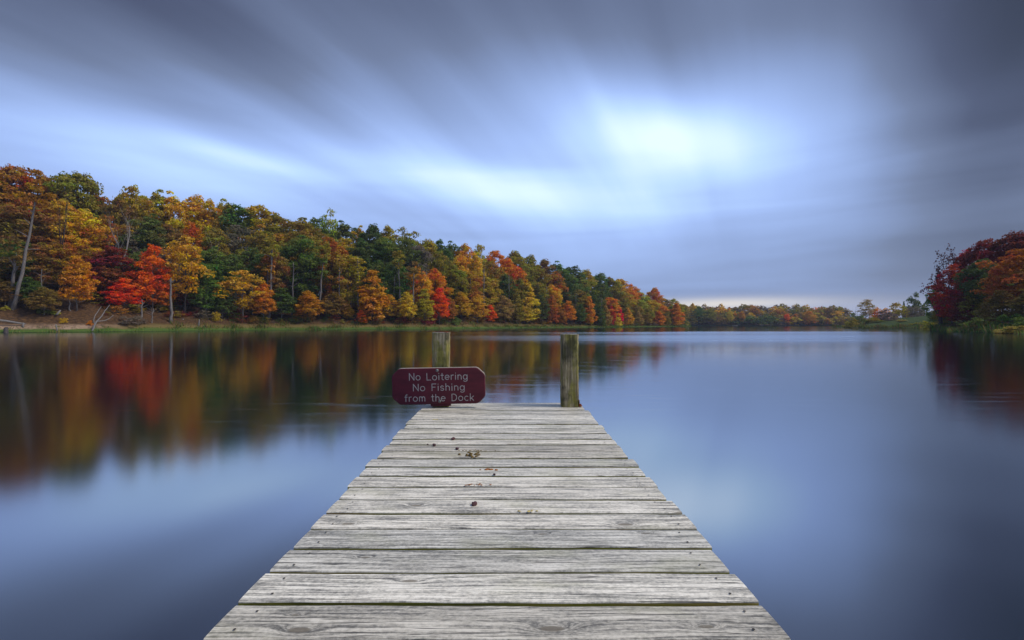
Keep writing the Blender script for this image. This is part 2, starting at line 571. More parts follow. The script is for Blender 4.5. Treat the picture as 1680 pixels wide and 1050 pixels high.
def mat_moss_edge():
    m_, k, out = new_mat('mossy_board_edge')
    tc = k.new('ShaderNodeTexCoord')
    n = k.noise(k.mapping(tc.outputs['Object'], scale=(3, 20, 20)), 1.0, 4, 0.6)
    c = k.ramp(n, [(0.3, (0.07, 0.07, 0.02)), (0.5, (0.24, 0.23, 0.04)), (0.62, (0.3, 0.24, 0.06)), (0.75, (0.2, 0.12, 0.08))])
    principled(k, out, c, 0.9, 0.1, n, 0.4, 0.01)
    return m_


def mat_post():
    m_, k, out = new_mat('mossy_post')
    tc = k.new('ShaderNodeTexCoord')
    P = tc.outputs['Object']
    g1 = k.noise(k.mapping(P, scale=(55, 55, 2.2)), 1.0, 5, 0.65)
    g2 = k.noise(k.mapping(P, scale=(150, 150, 6)), 1.0, 3, 0.6)
    m1 = k.noise(k.mapping(P, scale=(14, 14, 5)), 1.0, 5, 0.65)
    m2 = k.noise(k.mapping(P, scale=(7, 7, 4), loc=(3, 3, 7)), 1.0, 4, 0.6)
    gg = k.m('ADD', k.m('MULTIPLY', g1, 0.65), k.m('MULTIPLY', g2, 0.35))
    c = k.ramp(gg, [(0.3, (0.05, 0.042, 0.028)), (0.48, (0.2, 0.165, 0.095)), (0.58, (0.34, 0.295, 0.19)), (0.75, (0.48, 0.44, 0.33))])
    c = k.mix(k.maprange(m1, 0.44, 0.6, 0, 0.8), c, k.ramp(g2, [(0.3, (0.1, 0.1, 0.018)), (0.7, (0.3, 0.27, 0.055))]))
    c = k.mix(k.maprange(m2, 0.52, 0.66, 0, 0.75), c, (0.03, 0.032, 0.026, 1))
    h = k.m('ADD', k.m('MULTIPLY', g1, 0.7), k.m('MULTIPLY', m1, 0.5))
    principled(k, out, c, 0.92, 0.12, h, 0.8, 0.008)
    return m_


def mat_endgrain():
    m_, k, out = new_mat('pale_end_grain')
    tc = k.new('ShaderNodeTexCoord')
    n = k.noise(tc.outputs['Object'], 40, 4, 0.7)
    c = k.ramp(n, [(0.3, (0.16, 0.15, 0.12)), (0.7, (0.4, 0.39, 0.34))])
    principled(k, out, c, 0.9, 0.1, n, 0.4, 0.004)
    return m_


def mat_sign():
    m_, k, out = new_mat('maroon_sign_paint')
    tc = k.new('ShaderNodeTexCoord')
    P = tc.outputs['Object']
    n = k.noise(k.mapping(P, scale=(4, 4, 16)), 1.0, 5, 0.65)
    sc_ = k.noise(k.mapping(P, scale=(60, 60, 25)), 1.0, 4, 0.7)
    n3 = k.noise(P, 3.0, 4, 0.6)
    c = k.ramp(n, [(0.3, (0.070, 0.010, 0.018)), (0.55, (0.105, 0.013, 0.024)), (0.75, (0.14, 0.018, 0.03))])
    c = k.mix(k.maprange(n3, 0.5, 0.72, 0, 0.6), c, (0.05, 0.011, 0.02, 1))
    c = k.mix(k.maprange(sc_, 0.65, 0.72, 0, 0.5), c, (0.27, 0.1, 0.12, 1))
    principled(k, out, c, 0.55, 0.3, n, 0.15, 0.004)
    return m_


def mat_plain(name, c0, c1, scale=20, rough=0.8, spec=0.2, bstr=0.3, bdist=0.01, metal=0.0, stretch=(1, 1, 1)):
    m_, k, out = new_mat(name)
    tc = k.new('ShaderNodeTexCoord')
    n = k.noise(k.mapping(tc.outputs['Object'], scale=stretch), scale, 5, 0.65)
    c = k.ramp(n, [(0.3, c0), (0.7, c1)])
    p = principled(k, out, c, rough, spec, n, bstr, bdist)
    p.inputs['Metallic'].default_value = metal
    return m_


M_leaf = mat_leaf('autumn_leaves')
M_wood_mass = mat_leaf('far_wood_leaves', True)
M_bark = mat_bark('bark')
M_ground = mat_ground()
M_water = mat_water()
M_deck = mat_deck()
M_edge = mat_moss_edge()
M_post = mat_post()
M_end = mat_endgrain()
M_sign = mat_sign()
M_letter = mat_plain('faded_white_lettering', (0.3, 0.28, 0.27), (0.54, 0.5, 0.48), 60, 0.8)
M_bolt = mat_plain('galvanised_bolt', (0.12, 0.12, 0.12), (0.3, 0.3, 0.3), 80, 0.5, 0.5, metal=0.6)
M_rust = mat_plain('rusty_iron', (0.1, 0.03, 0.012), (0.3, 0.09, 0.03), 60, 0.9)
M_nail = mat_plain('dark_nail', (0.02, 0.018, 0.016), (0.06, 0.05, 0.045), 90, 0.7)
M_drift = mat_plain('grey_driftwood', (0.07, 0.066, 0.066), (0.23, 0.22, 0.215), 6, 0.9, stretch=(1, 1, 4))
M_darkwood = mat_plain('dark_wet_wood', (0.02, 0.018, 0.018), (0.08, 0.07, 0.07), 5, 0.8)
M_white = mat_plain('weathered_white_paint', (0.5, 0.5, 0.52), (0.75, 0.75, 0.76), 10, 0.7)
M_nut = mat_plain('dark_nut_husk', (0.035, 0.016, 0.02), (0.13, 0.06, 0.065), 70, 0.7)
M_mush = mat_plain('crushed_husk', (0.06, 0.04, 0.015), (0.22, 0.15, 0.05), 60, 0.9)
M_rustleaf = mat_plain('dry_orange_leaf', (0.2, 0.07, 0.02), (0.36, 0.15, 0.05), 50, 0.9)
M_yleaf = mat_plain('dry_yellow_leaf', (0.4, 0.3, 0.08), (0.6, 0.5, 0.2), 50, 0.9)

# ------------------------------------------------------------------ terrain
LEFT = [(-900, -700), (-260, -300), (-130, -70), (-102, 20), (-90, 58), (-80.9, 78), (-72.8, 86), (-66, 98), (-58.5, 110),
        (-42, 121), (-22.5, 133), (-9, 152), (4, 172), (22, 193), (42, 213), (66, 240), (89, 266), (103, 285), (110, 304),
        (106, 330), (70, 370), (-20, 420), (-400, 520), (-3000, 700), (-3000, -700)]
FAR = [(-3000, 720), (-500, 580), (-20, 510), (90, 445), (142, 421), (200, 412), (284, 405), (350, 385), (420, 430),
       (900, 520), (3000, 700), (3000, 3500), (-3000, 3500)]
RIGHT = [(58, -200), (60, 0), (64, 45), (69.5, 67), (79, 88), (90, 106), (108, 124), (134, 155), (138, 172), (130, 188),
         (138, 212), (190, 262), (330, 350), (500, 390), (3000, 500), (3000, -200)]
BACK = [(-900, -700), (-130, -75), (-60, -22), (-20, -12), (20, -12), (50, -20), (61, -60), (61, -100), (3000, -205), (3000, -3000), (-3000, -3000)]


def poly_sd(P, poly):
    """signed distance, positive inside; P (n,2)"""
    Q = np.array(poly, float)
    d2 = np.full(len(P), 1e18)
    ins = np.zeros(len(P), bool)
    for i in range(len(Q)):
        a, b = Q[i], Q[(i + 1) % len(Q)]
        ab = b - a
        t = np.clip(((P - a) @ ab) / (ab @ ab), 0, 1)
        d = P - (a + t[:, None] * ab)
        d2 = np.minimum(d2, (d ** 2).sum(1))
        c = (a[1] > P[:, 1]) != (b[1] > P[:, 1])
        with np.errstate(divide='ignore', invalid='ignore'):
            xi = a[0] + (P[:, 1] - a[1]) * ab[0] / (ab[1] if ab[1] else 1e-9)
        ins ^= c & (P[:, 0] < xi)
    return np.where(ins, 1, -1) * np.sqrt(d2)


def wob(P, s, seed):
    r = np.random.default_rng(seed)
    o = np.zeros(len(P))
    for i in range(5):
        a = r.uniform(0, 6.28)
        fq = s * (1.0 + 0.7 * i)
        o += np.sin((P[:, 0] * math.cos(a) + P[:, 1] * math.sin(a)) * fq + r.uniform(0, 6.28)) / (1 + 0.6 * i)
    return o / 2.5


def ground_z(P):
    P = np.atleast_2d(np.array(P, float))
    w = wob(P, 0.28, 3) * 0.7
    z = None
    for poly, kind in ((LEFT, 'l'), (FAR, 'f'), (RIGHT, 'r'), (BACK, 'b')):
        s = poly_sd(P, poly) + w
        if kind == 'l':
            Hh = np.interp(P[:, 1], [60, 80, 110, 130, 172, 214, 267, 300, 400], [15, 15, 13.5, 12, 10, 7, 4.5, 3, 3])
            pw = np.interp(P[:, 1], [84, 105], [1.75, 1.25])
            T = 42.0
        elif kind == 'f':
            Hh, pw, T = np.full(len(P), 7.0), np.full(len(P), 1.4), 60.0
        elif kind == 'r':
            Hh = np.interp(P[:, 1], [60, 110, 150, 200, 300], [5, 5, 5.5, 5.5, 5])
            pw, T = np.full(len(P), 1.4), 42.0
        else:
            Hh, pw, T = np.full(len(P), 4.0), np.full(len(P), 1.2), 40.0
        t = np.clip((s - 1.0) / T, 0, 1)
        zi = np.minimum(s * 0.28, 0.3) + Hh * (1 - (1 - t) ** pw) + np.clip(s, 0, 6) / 6 * wob(P, 0.11, 5) * 0.25
        zi = np.where(s > 0, zi, np.maximum(s * 0.3, -2.6))
        z = zi if z is None else np.maximum(z, zi)
    return z


def gz(x, y):
    return float(ground_z([(x, y)])[0])


def axis(lo, hi, step, far, nfar):
    core = np.arange(lo, hi + 0.01, step)
    g = np.geomspace(step * 2, far, nfar)
    return np.concatenate([(lo - g)[::-1], core, hi + g])


xs = axis(-125, 210, 2.0, 1080, 20)
ys = axis(-40, 330, 2.0, 960, 22)
GX, GY = np.meshgrid(xs, ys)
GP = np.stack([GX.ravel(), GY.ravel()], 1)
GZ = ground_z(GP)
nx, ny = len(xs), len(ys)
me = bpy.data.meshes.new('ground')
me.vertices.add(nx * ny)
me.vertices.foreach_set('co', np.column_stack([GP, GZ]).reshape(-1).astype(np.float32))
ii, jj = np.meshgrid(np.arange(nx - 1), np.arange(ny - 1))
a = (jj * nx + ii).ravel()
fc = np.stack([a, a + 1, a + 1 + nx, a + nx], 1).astype(np.int32)
me.loops.add(fc.size)
me.loops.foreach_set('vertex_index', fc.ravel())
me.polygons.add(len(fc))
me.polygons.foreach_set('loop_start', np.arange(0, fc.size, 4, dtype=np.int32))
me.polygons.foreach_set('loop_total', np.full(len(fc), 4, np.int32))
me.polygons.foreach_set('use_smooth', np.ones(len(fc), bool))
me.update(calc_edges=True)
tag(link('ground', me, [M_ground]), 'wooded lake bank of brown leaf litter and green shore grass', None, None, 'structure')

mb = MB()
mb.add([(-1290, -1290, 0), (1290, -1290, 0), (1290, 1290, 0), (-1290, 1290, 0)], [(0, 1, 2, 3)])
tag(mb.build('water', M_water), 'smooth blue lake water mirroring sky and autumn trees', None, None, 'structure')


# ------------------------------------------------------------------ pixel helpers (a pixel and a distance give a point)
def wx(px, D):
    return (px - W / 2) / F * D


def wz(py, D):
    return CAM_Z + (HZ - py) / F * D


def shore_left(px):
    return float(np.interp(px, [-60, 0, 150, 250, 400, 550, 700, 770, 840, 920, 1000, 1060, 1110, 1130],
                           [74, 78, 86, 97, 110, 121, 133, 152, 172, 193, 213, 240, 266, 290]))


# ------------------------------------------------------------------ dock
def pixY(y):
    return F * 0.687 / (y - HZ)


dock = empty('wooden_dock', (0, 0, 0))
tag(dock, 'weathered grey plank dock reaching into the calm lake with two square end posts', 'dock')
rows = [1048, 987, 936, 897, 865.5, 840.4, 818, 797.6, 780, 765, 751.1, 738.9, 728.5, 719.4, 710.4, 702.6, 695.6, 687.6, 679, 672, 660]
Ys = [pixY(y) for y in rows]


def edge_x(Y):
    t = (Y - 1.078) / (3.97 - 1.078)
    return -0.672 + t * (-0.735 + 0.672), 0.621 + t * (0.598 - 0.621)


def board(mb_, attr, y0, y1, bid, nu, nv, r):
    """one plank with a slightly irregular, rounded top and mossy sides"""
    ym = (y0 + y1) / 2
    tz = r.uniform(-0.0012, 0.0012)
    jl, jr = r.uniform(-0.011, 0.011), r.uniform(-0.011, 0.011)
    sk = r.uniform(-0.003, 0.003)
    ph = r.uniform(0, 6.28, 4)
    prof = [(-0.5, -0.036), (-0.5, -0.004), (-0.492, -0.0012), (-0.47, 0.0)]
    prof += [(-0.46 + 0.92 * i / (nv - 1), 0.0) for i in range(1, nv - 1)]
    prof += [(0.47, 0.0), (0.492, -0.0012), (0.5, -0.004), (0.5, -0.036)]
    np_ = len(prof)
    vs, fs, mi = [], [], []
    xl, xr = edge_x(ym)
    xl += jl
    xr += jr
    wdt = y1 - y0
    for i in range(nu + 1):
        u = i / nu
        x = xl + (xr - xl) * u
        e0 = 0.0016 * math.sin(x * 6 + ph[0]) + 0.0009 * math.sin(x * 23 + ph[1]) + sk * (u - .5)
        e1 = 0.0016 * math.sin(x * 5 + ph[2]) + 0.0009 * math.sin(x * 19 + ph[3]) + sk * (u - .5)
        for (v, z) in prof:
            y = ym + v * wdt + (e0 if v < 0 else e1)
            cup = -0.0022 * (2 * v) ** 2 + 0.001
            vs.append((x, y, DECK_Z + z + tz + cup + 0.0006 * math.sin(x * 2.2 + ph[1])))
    for i in range(nu):
        for j in range(np_ - 1):
            fs.append((i * np_ + j, i * np_ + j + 1, (i + 1) * np_ + j + 1, (i + 1) * np_ + j))
            mi.append(1 if (j == 0 or j == np_ - 2) else 0)
        fs.append((i * np_ + np_ - 1, i * np_, (i + 1) * np_, (i + 1) * np_ + np_ - 1))
        mi.append(1)
    fs.append(tuple(range(np_)))
    mi.append(2)
    fs.append(tuple(nu * np_ + j for j in range(np_))[::-1])
    mi.append(2)
    b0 = len(mb_.v)
    mb_.v += vs
    for f_, m__ in zip(fs, mi):
        mb_.f.append([b0 + q for q in f_][::-1])
        mb_.mi.append(m__)
        mb_.sm.append(False)
    attr += [bid] * len(vs)
    # nail heads near both ends
    for xe in (xl + 0.06, xr - 0.06):
        for q in (-0.28, 0.26):
            cx, cy, rr = xe + r.uniform(-.012, .012), ym + q * wdt, 0.0036
            k = [(cx + rr * math.cos(t * 1.047), cy + rr * math.sin(t * 1.047), DECK_Z + tz + 0.0028) for t in range(6)]
            b0 = len(mb_.v)
            mb_.v += k
            mb_.f.append([b0 + q_ for q_ in range(6)])
            mb_.mi.append(3)
            mb_.sm.append(False)
            attr += [bid] * 6


r_ = np.random.default_rng(21)
mb, attr = MB(), []
gap = 0.0115
gaps = [0.0135] + [r_.uniform(0.012, 0.017) if i < 8 else r_.uniform(0.020, 0.030) for i in range(1, 21)]
for i in range(len(Ys) - 1):
    g0, g1 = gaps[i], gaps[i + 1]
    board(mb, attr, Ys[i] + g0 / 2, Ys[i + 1] - g1 / 2, r_.uniform(), 40, 8, r_)
y = Ys[0]
while y > -13.5:
    board(mb, attr, y - 0.146 + gap / 2, y - gap / 2, r_.uniform(), 12, 4, r_)
    y -= 0.146
me = mb.mesh('decking')
at = me.attributes.new('board', 'FLOAT', 'POINT')
at.data.foreach_set('value', np.array(attr, np.float32))
link('decking', me, [M_deck, M_edge, M_end, M_nail], dock)
# stringers below the boards
for q in (0.06, 0.5, 0.94):
    mb = MB()
    ya, yb = -13.4, Ys[-1] - 0.05
    pa = [edge_x(ya)[0] + (edge_x(ya)[1] - edge_x(ya)[0]) * q, ya]
    pb = [edge_x(yb)[0] + (edge_x(yb)[1] - edge_x(yb)[0]) * q, yb]
    zt, zb, hw = DECK_Z - 0.041, DECK_Z - 0.23, 0.02
    vs = [(pa[0] - hw, ya, zb), (pa[0] + hw, ya, zb), (pa[0] + hw, ya, zt), (pa[0] - hw, ya, zt),
          (pb[0] - hw, yb, zb), (pb[0] + hw, yb, zb), (pb[0] + hw, yb, zt), (pb[0] - hw, yb, zt)]
    mb.add(vs, [(0, 1, 2, 3), (7, 6, 5, 4), (0, 4, 5, 1), (1, 5, 6, 2), (2, 6, 7, 3), (3, 7, 4, 0)])
    mb.build('stringer', M_edge, dock)


def post_mesh(x, y, zt, seed, wd=0.138, dp=0.138):
    r = random.Random(seed)
    m = MB()
    n = 26
    ring = []
    c = 0.012
    h, d = wd / 2, dp / 2
    base = [(-h + c, -d), (-h * .33, -d - .001), (h * .33, -d - .001), (h - c, -d), (h, -d + c), (h + .001, 0), (h, d - c), (h - c, d), (-h + c, d), (-h, d - c), (-h - .001, 0), (-h, -d + c)]
    nb = len(base)
    vs = []
    z0 = -2.2
    zs = [z0, DECK_Z - 0.3] + [DECK_Z - 0.05 + (zt - DECK_Z + 0.05) * i / n for i in range(n + 1)]
    for i, z in enumerate(zs):
        for j, (bx, by) in enumerate(base):
            w = 0.0022
            q = 1 + 0.012 * math.sin(z * 9 + seed)
            top = 0.004 * r.random() if i == len(zs) - 1 else 0
            vs.append((x + bx * q + r.uniform(-w, w), y + by * q + r.uniform(-w, w), z - top))
    fs = []
    for i in range(len(zs) - 1):
        for j in range(nb):
            fs.append((i * nb + j, i * nb + (j + 1) % nb, (i + 1) * nb + (j + 1) % nb, (i + 1) * nb + j))
    m.add(vs, fs)
    m.add([vs[(len(zs) - 1) * nb + j] for j in range(nb)], [tuple(range(nb))], 1)
    return m


PY = 4.09
px_l, px_r = wx(722, PY), wx(935.5, PY)
tl = post_mesh(px_l, PY + 0.069, wz(545, PY), 3, 0.134).build('post', [M_post, M_end], dock)
tl['label'] = 'pale mossy post behind the sign'
tr_ = post_mesh(px_r, PY + 0.069, wz(548, PY), 8, 0.14).build('post', [M_post, M_end], dock)
tr_['label'] = 'darker bare post without a sign'
for yb in (-1.5, -7.0, -12.5):
    for q in (0.0, 1.0):
        xa, xb = edge_x(yb)
        post_mesh(xa + 0.16 if q == 0 else xb - 0.16, yb, DECK_Z - 0.045, int(yb * 3 + q)).build('piling', [M_post, M_end], dock)
# rusty angle bracket at the foot of the right post
mb = MB()
bx = px_r + 0.07 + 0.014
mb.box((bx, PY + 0.03, DECK_Z + 0.010), (0.03, 0.06, 0.006))
mb.box((px_r + 0.0755, PY + 0.03, DECK_Z + 0.032), (0.005, 0.055, 0.05))
mb.box((bx + 0.004, PY + 0.03, DECK_Z + 0.018), (0.014, 0.014, 0.012))
mb.build('bracket', M_rust, dock)

# ------------------------------------------------------------------ sign
SY = 4.035
sx0, sx1 = wx(643.5, SY), wx(796, SY)
sz0, sz1 = wz(663.5, SY), wz(603.5, SY)
scx, scz = (sx0 + sx1) / 2, (sz0 + sz1) / 2
SW, SH, ST = (sx1 - sx0), (sz1 - sz0), 0.042
sign = empty('dock_sign', (scx, SY, scz))
sign.rotation_euler = (math.radians(4.0), math.radians(-0.9), math.radians(1.0))
tag(sign, 'maroon board sign with clipped corners and white lettering on the left dock post', 'sign')


def sign_panel():
    m = MB()
    c, cz = 0.062, 0.058
    h, v = SW / 2, SH / 2
    raw = [(-h + c, -v), (h - c, -v), (h, -v + cz), (h, v - cz), (h - c, v), (-h + c, v), (-h, v - cz), (-h, -v + cz)]
    out = []
    for i in range(8):                    # round each clipped corner a little
        p, q, r = Vector(raw[i - 1]), Vector(raw[i]), Vector(raw[(i + 1) % 8])
        a_, b_ = (p - q).normalized(), (r - q).normalized()
        L = 0.02
        for t in (0, 0.25, 0.5, 0.75, 1):
            s0, s1 = q + a_ * L * (1 - t), q + b_ * L * t
            out.append(s0.lerp(s1, t))
    n = len(out)
    b = 0.005
    ins = [(p.x * (1 - b / h), p.y * (1 - b / v)) for p in out]
    vs = [(x, 0, z) for x, z in ins] + [(p.x, b, p.y) for p in out] + [(p.x, ST - b, p.y) for p in out] + [(x, ST, z) for x, z in ins]
    m.add(vs, [tuple(range(n))], 0)
    m.f[-1] = m.f[-1]
    for k_ in range(3):
        for j in range(n):
            j2 = (j + 1) % n
            top = (out[j].y + out[j2].y) / 2 > v * 0.5
            m.f.append([k_ * n + j2, k_ * n + j, (k_ + 1) * n + j, (k_ + 1) * n + j2])
            m.mi.append(1 if (top and k_ >= 1) else 0)
            m.sm.append(False)
    m.f.append([3 * n + j for j in range(n)][::-1])
    m.mi.append(1)
    m.sm.append(False)
    return m


sign_panel().build('panel', [M_sign, M_end], sign)


# routed single-stroke letters, x-height 0.66 of the capital height
def arc(cx, cy, rx, ry, a0, a1, n=12):
    return [(cx + rx * math.cos(math.radians(a0 + (a1 - a0) * i / n)), cy + ry * math.sin(math.radians(a0 + (a1 - a0) * i / n))) for i in range(n + 1)]


XH = 0.66
GL = {
    'N': (0.72, [[(0.04, 0), (0.04, 1), (0.68, 0), (0.68, 1)]]),
    'L': (0.6, [[(0.05, 1), (0.05, 0), (0.58, 0)]]),
    'F': (0.58, [[(0.05, 0), (0.05, 1), (0.58, 1)], [(0.05, 0.53), (0.48, 0.53)]]),
    'D': (0.74, [[(0.05, 0), (0.05, 1), (0.3, 1)] + arc(0.3, 0.5, 0.4, 0.5, 90, -90) + [(0.05, 0)]]),
    'o': (0.64, [arc(0.32, XH / 2, 0.29, XH / 2, 0, 360, 22)]),
    'i': (0.16, [[(0.08, 0), (0.08, XH)], [(0.08, 0.92), (0.08, 0.96)]]),
    't': (0.36, [[(0.17, 0.95), (0.17, 0.14)] + arc(0.29, 0.13, 0.12, 0.13, 180, 270, 5) + [(0.36, 0.0)], [(0.0, XH), (0.36, XH)]]),
    'e': (0.62, [[(0.04, XH * 0.52), (0.58, XH * 0.52)] + arc(0.31, XH / 2, 0.28, XH / 2, 5, 315, 20)]),
    'r': (0.38, [[(0.05, 0), (0.05, XH)], arc(0.3, XH * 0.62, 0.25, XH * 0.38, 180, 75, 7)]),
    'n': (0.56, [[(0.05, 0), (0.05, XH)], arc(0.28, XH * 0.58, 0.23, XH * 0.42, 180, 0, 10) + [(0.51, 0)]]),
    'm': (0.84, [[(0.05, 0), (0.05, XH)], arc(0.235, XH * 0.62, 0.185, XH * 0.38, 180, 0, 9) + [(0.42, 0)],
                 arc(0.605, XH * 0.62, 0.185, XH * 0.38, 180, 0, 9) + [(0.79, 0)]]),
    'h': (0.56, [[(0.05, 0), (0.05, 1)], arc(0.28, XH * 0.58, 0.23, XH * 0.42, 180, 0, 10) + [(0.51, 0)]]),
    'g': (0.6, [arc(0.3, XH / 2, 0.27, XH / 2, 0, 360, 20), [(0.57, XH), (0.57, -0.12)] + arc(0.31, -0.1, 0.26, 0.2, 0, -150, 9)]),
    's': (0.48, [arc(0.24, XH * 0.75, 0.2, XH * 0.25, 30, 250, 9) + arc(0.24, XH * 0.25, 0.21, XH * 0.25, 85, -150, 10)]),
    'f': (0.36, [arc(0.3, 0.84, 0.15, 0.16, 70, 180, 6) + [(0.15, 0)], [(0.0, XH), (0.34, XH)]]),
    'c': (0.56, [arc(0.31, XH / 2, 0.28, XH / 2, 50, 310, 16)]),
    'k': (0.54, [[(0.05, 0), (0.05, 1)], [(0.5, XH), (0.06, 0.24)], [(0.2, 0.35), (0.52, 0)]]),
    ' ': (0.46, []),
}


def lettering():
    m = MB()
    lines = [('No Loitering', 617.2, 672, 767), ('No Fishing', 635.0, 678, 762), ('from the Dock', 652.3, 664, 777)]
    cap = 11.2 / F * SY
    hw = 0.0029
    for txt, yc, xa, xb in lines:
        sp = 0.2
        adv = sum(GL[c][0] + sp for c in txt) - sp
        sx = (xb - xa) / F * SY / adv
        x = wx(xa, SY) - scx
        zb = wz(yc, SY) - scz - cap / 2
        jit = random.Random(len(txt))
        for ch in txt:
            wd, strokes = GL[ch]
            dz = jit.uniform(-.0012, .0012)
            for st in strokes:
                pts = [(x + a_ * sx, zb + dz + b_ * cap) for a_, b_ in st]
                for (p, q) in zip(pts, pts[1:]):
                    d = Vector((q[0] - p[0], q[1] - p[1]))
                    if d.length < 1e-6:
                        continue
                    n = Vector((-d.y, d.x)).normalized() * hw
                    vs = [(p[0] + n.x, p[1] + n.y), (p[0] - n.x, p[1] - n.y), (q[0] - n.x, q[1] - n.y), (q[0] + n.x, q[1] + n.y)]
                    yo = -0.0012 - 0.00002 * (len(m.f) % 37)
                    m.add([(a_, yo, b_) for a_, b_ in vs], [(0, 1, 2, 3)])
                for p in pts:                         # round joints and ends
                    yo = -0.0021 - 0.00002 * (len(m.f) % 37)
                    m.add([(p[0] + hw * math.cos(t * .7854), yo, p[1] + hw * math.sin(t * .7854)) for t in range(8)], [tuple(range(8))[::-1]])
            x += (wd + sp) * sx
    return m


lettering().build('lettering', M_letter, sign)


def bolt(x, z):
    m = MB()
    r, n = 0.0125, 12
    prof = [(1.0, 0.0), (1.0, -0.003), (0.75, -0.007), (0.4, -0.009)]
    vs = [(x + r * a_ * math.cos(2 * math.pi * j / n), b_, z + r * a_ * math.sin(2 * math.pi * j / n)) for a_, b_ in prof for j in range(n)]
    fs = [(i * n + j, i * n + (j + 1) % n, (i + 1) * n + (j + 1) % n, (i + 1) * n + j) for i in range(3) for j in range(n)]
    fs.append(tuple(3 * n + j for j in range(n)))
    m.add(vs, fs, 0, True)
    return m


bolt(wx(718, SY) - scx, wz(607.5, SY) - scz).build('bolt', M_bolt, sign)
bolt(wx(721, SY) - scx, wz(658.5, SY) - scz).build('bolt', M_bolt, sign)
mb = MB()
mb.box((wx(722, SY) - scx, ST * 0.5 + 0.006, -SH / 2 - 0.009), (0.165, 0.034, 0.018))  # dark red block added to stand in for the shadow at the post's foot
mb.build('post_shadow_block', M_sign, sign)


# ------------------------------------------------------------------ litter on the boards
def deck_pt(px, py):
    Y = pixY(py)
    return wx(px, Y), Y


def lump_mesh(name, seed, sx, sy, sz, mat, k=0.16):
    import bmesh
    bm = bmesh.new()
    bmesh.ops.create_icosphere(bm, subdivisions=3, radius=1.0)
    r = random.Random(seed)
    ph = [r.uniform(0, 6.28) for _ in range(9)]
    for v in bm.verts:
        c = v.co
        q = 1 + k * (math.sin(c.x * 3 + ph[0]) * math.sin(c.y * 3.4 + ph[1]) + 0.6 * math.sin(c.z * 5 + ph[2] + c.x * 4)) + 0.05 * math.sin(c.x * 13 + c.y * 11 + ph[3])
        v.co = Vector((c.x * sx * q, c.y * sy * q, max(c.z * sz * q, -sz * 0.75)))
    me_ = bpy.data.meshes.new(name)
    bm.to_mesh(me_)
    bm.free()
    me_.polygons.foreach_set('use_smooth', [True] * len(me_.polygons))
    return link(name, me_, [mat])


def nut(px, py, s, seed, label, split=True):
    x, y = deck_pt(px, py)
    o = lump_mesh('nut_husk', seed, s, s * 0.8, s * 0.62, M_nut)
    o.location = (x, y, DECK_Z + s * 0.47)
    o.rotation_euler = (0, 0, seed)
    tag(o, label, 'nut husk', 'nut husks scattered on the dock boards')
    if split:
        c = lump_mesh('nut_half', seed + 5, s * 0.62, s * 0.6, s * 0.56, M_nut, 0.08)
        c.parent = o
        c.location = (s * 0.72, s * 0.15, s * 0.02)
    return o


nut(778, 828.5, 0.0125, 1, 'dark purple-brown split nut husk, alone and nearest the camera on the dock boards')
nut(712.5, 731, 0.0115, 2, 'smooth reddish nut husk left of the other litter near the sign', False)
nut(702, 729.5, 0.0055, 3, 'tiny dark nut crumb just left of the reddish husk', False)
nut(744, 721, 0.0135, 4, 'broken brown husk lying farthest out on the dock boards')
nut(750, 737, 0.0105, 6, 'dark flat nut husk on a plank gap beside the crushed husks', False)
nut(811, 778.5, 0.006, 9, 'tiny olive-brown crumb right of the orange leaf scrap', False)


def crumbs(name, px, py, w_, d_, n, mat, label, cat, seed, hz=0.004, s0=0.004, s1=0.011):
    """a clump of flattened broken pieces lying on the boards"""
    r = random.Random(seed)
    x0, y0 = deck_pt(px, py)
    m = MB()
    for _ in range(n):
        cx, cy = r.gauss(0, w_ / 2.4), r.gauss(0, d_ / 2.4)
        s = r.uniform(s0, s1)
        nn = 7
        a0 = r.uniform(0, 6.28)
        h = r.uniform(0.4, 1.0) * hz
        ring = [(cx + s * r.uniform(.7, 1.2) * math.cos(a0 + 6.283 * j / nn), cy + 0.7 * s * r.uniform(.7, 1.2) * math.sin(a0 + 6.283 * j / nn)) for j in range(nn)]
        vs = [(a_, b_, 0.0005) for a_, b_ in ring] + [(cx + (a_ - cx) * .75, cy + (b_ - cy) * .75, h * r.uniform(.7, 1.1)) for a_, b_ in ring] + [(cx, cy, h * 1.15)]
        fs = [(j, (j + 1) % nn, nn + (j + 1) % nn, nn + j) for j in range(nn)] + [(nn + j, nn + (j + 1) % nn, 2 * nn) for j in range(nn)]
        m.add(vs, fs, 0, True)
    o = m.build(name, mat)
    o.location = (x0, y0, DECK_Z + 0.002)
    return tag(o, label, None, None, 'stuff')


crumbs('crushed_husk', 774, 746, 0.055, 0.05, 22, M_mush, 'crushed brown husk spread over a plank gap in mid dock', 'plant debris', 1, 0.007)
crumbs('catkin', 786, 739.5, 0.09, 0.02, 18, M_mush, 'limp olive catkin lying along a board right of the crushed husk', 'plant debris', 2, 0.004, 0.003, 0.007)
crumbs('leaf_scrap', 799, 770.5, 0.055, 0.012, 12, M_rustleaf, 'curled orange-brown leaf scrap on the boards below the crushed husk', 'leaf', 3, 0.006)
crumbs('pine_needles', 782, 795, 0.08, 0.012, 16, M_rustleaf, 'reddish dry needle litter caught along a plank gap', 'plant debris', 4, 0.0025, 0.003, 0.006)
crumbs('yellow_leaf', 714, 688.3, 0.02, 0.012, 3, M_yleaf, 'small yellow leaf lying on the far boards below the sign', 'leaf', 5, 0.003, 0.006, 0.012)
crumbs('lichen_flake', 863, 838, 0.045, 0.012, 10, M_yleaf, 'pale yellow lichen flakes on a plank edge right of the nearest husk', 'plant debris', 6, 0.002, 0.003, 0.008)


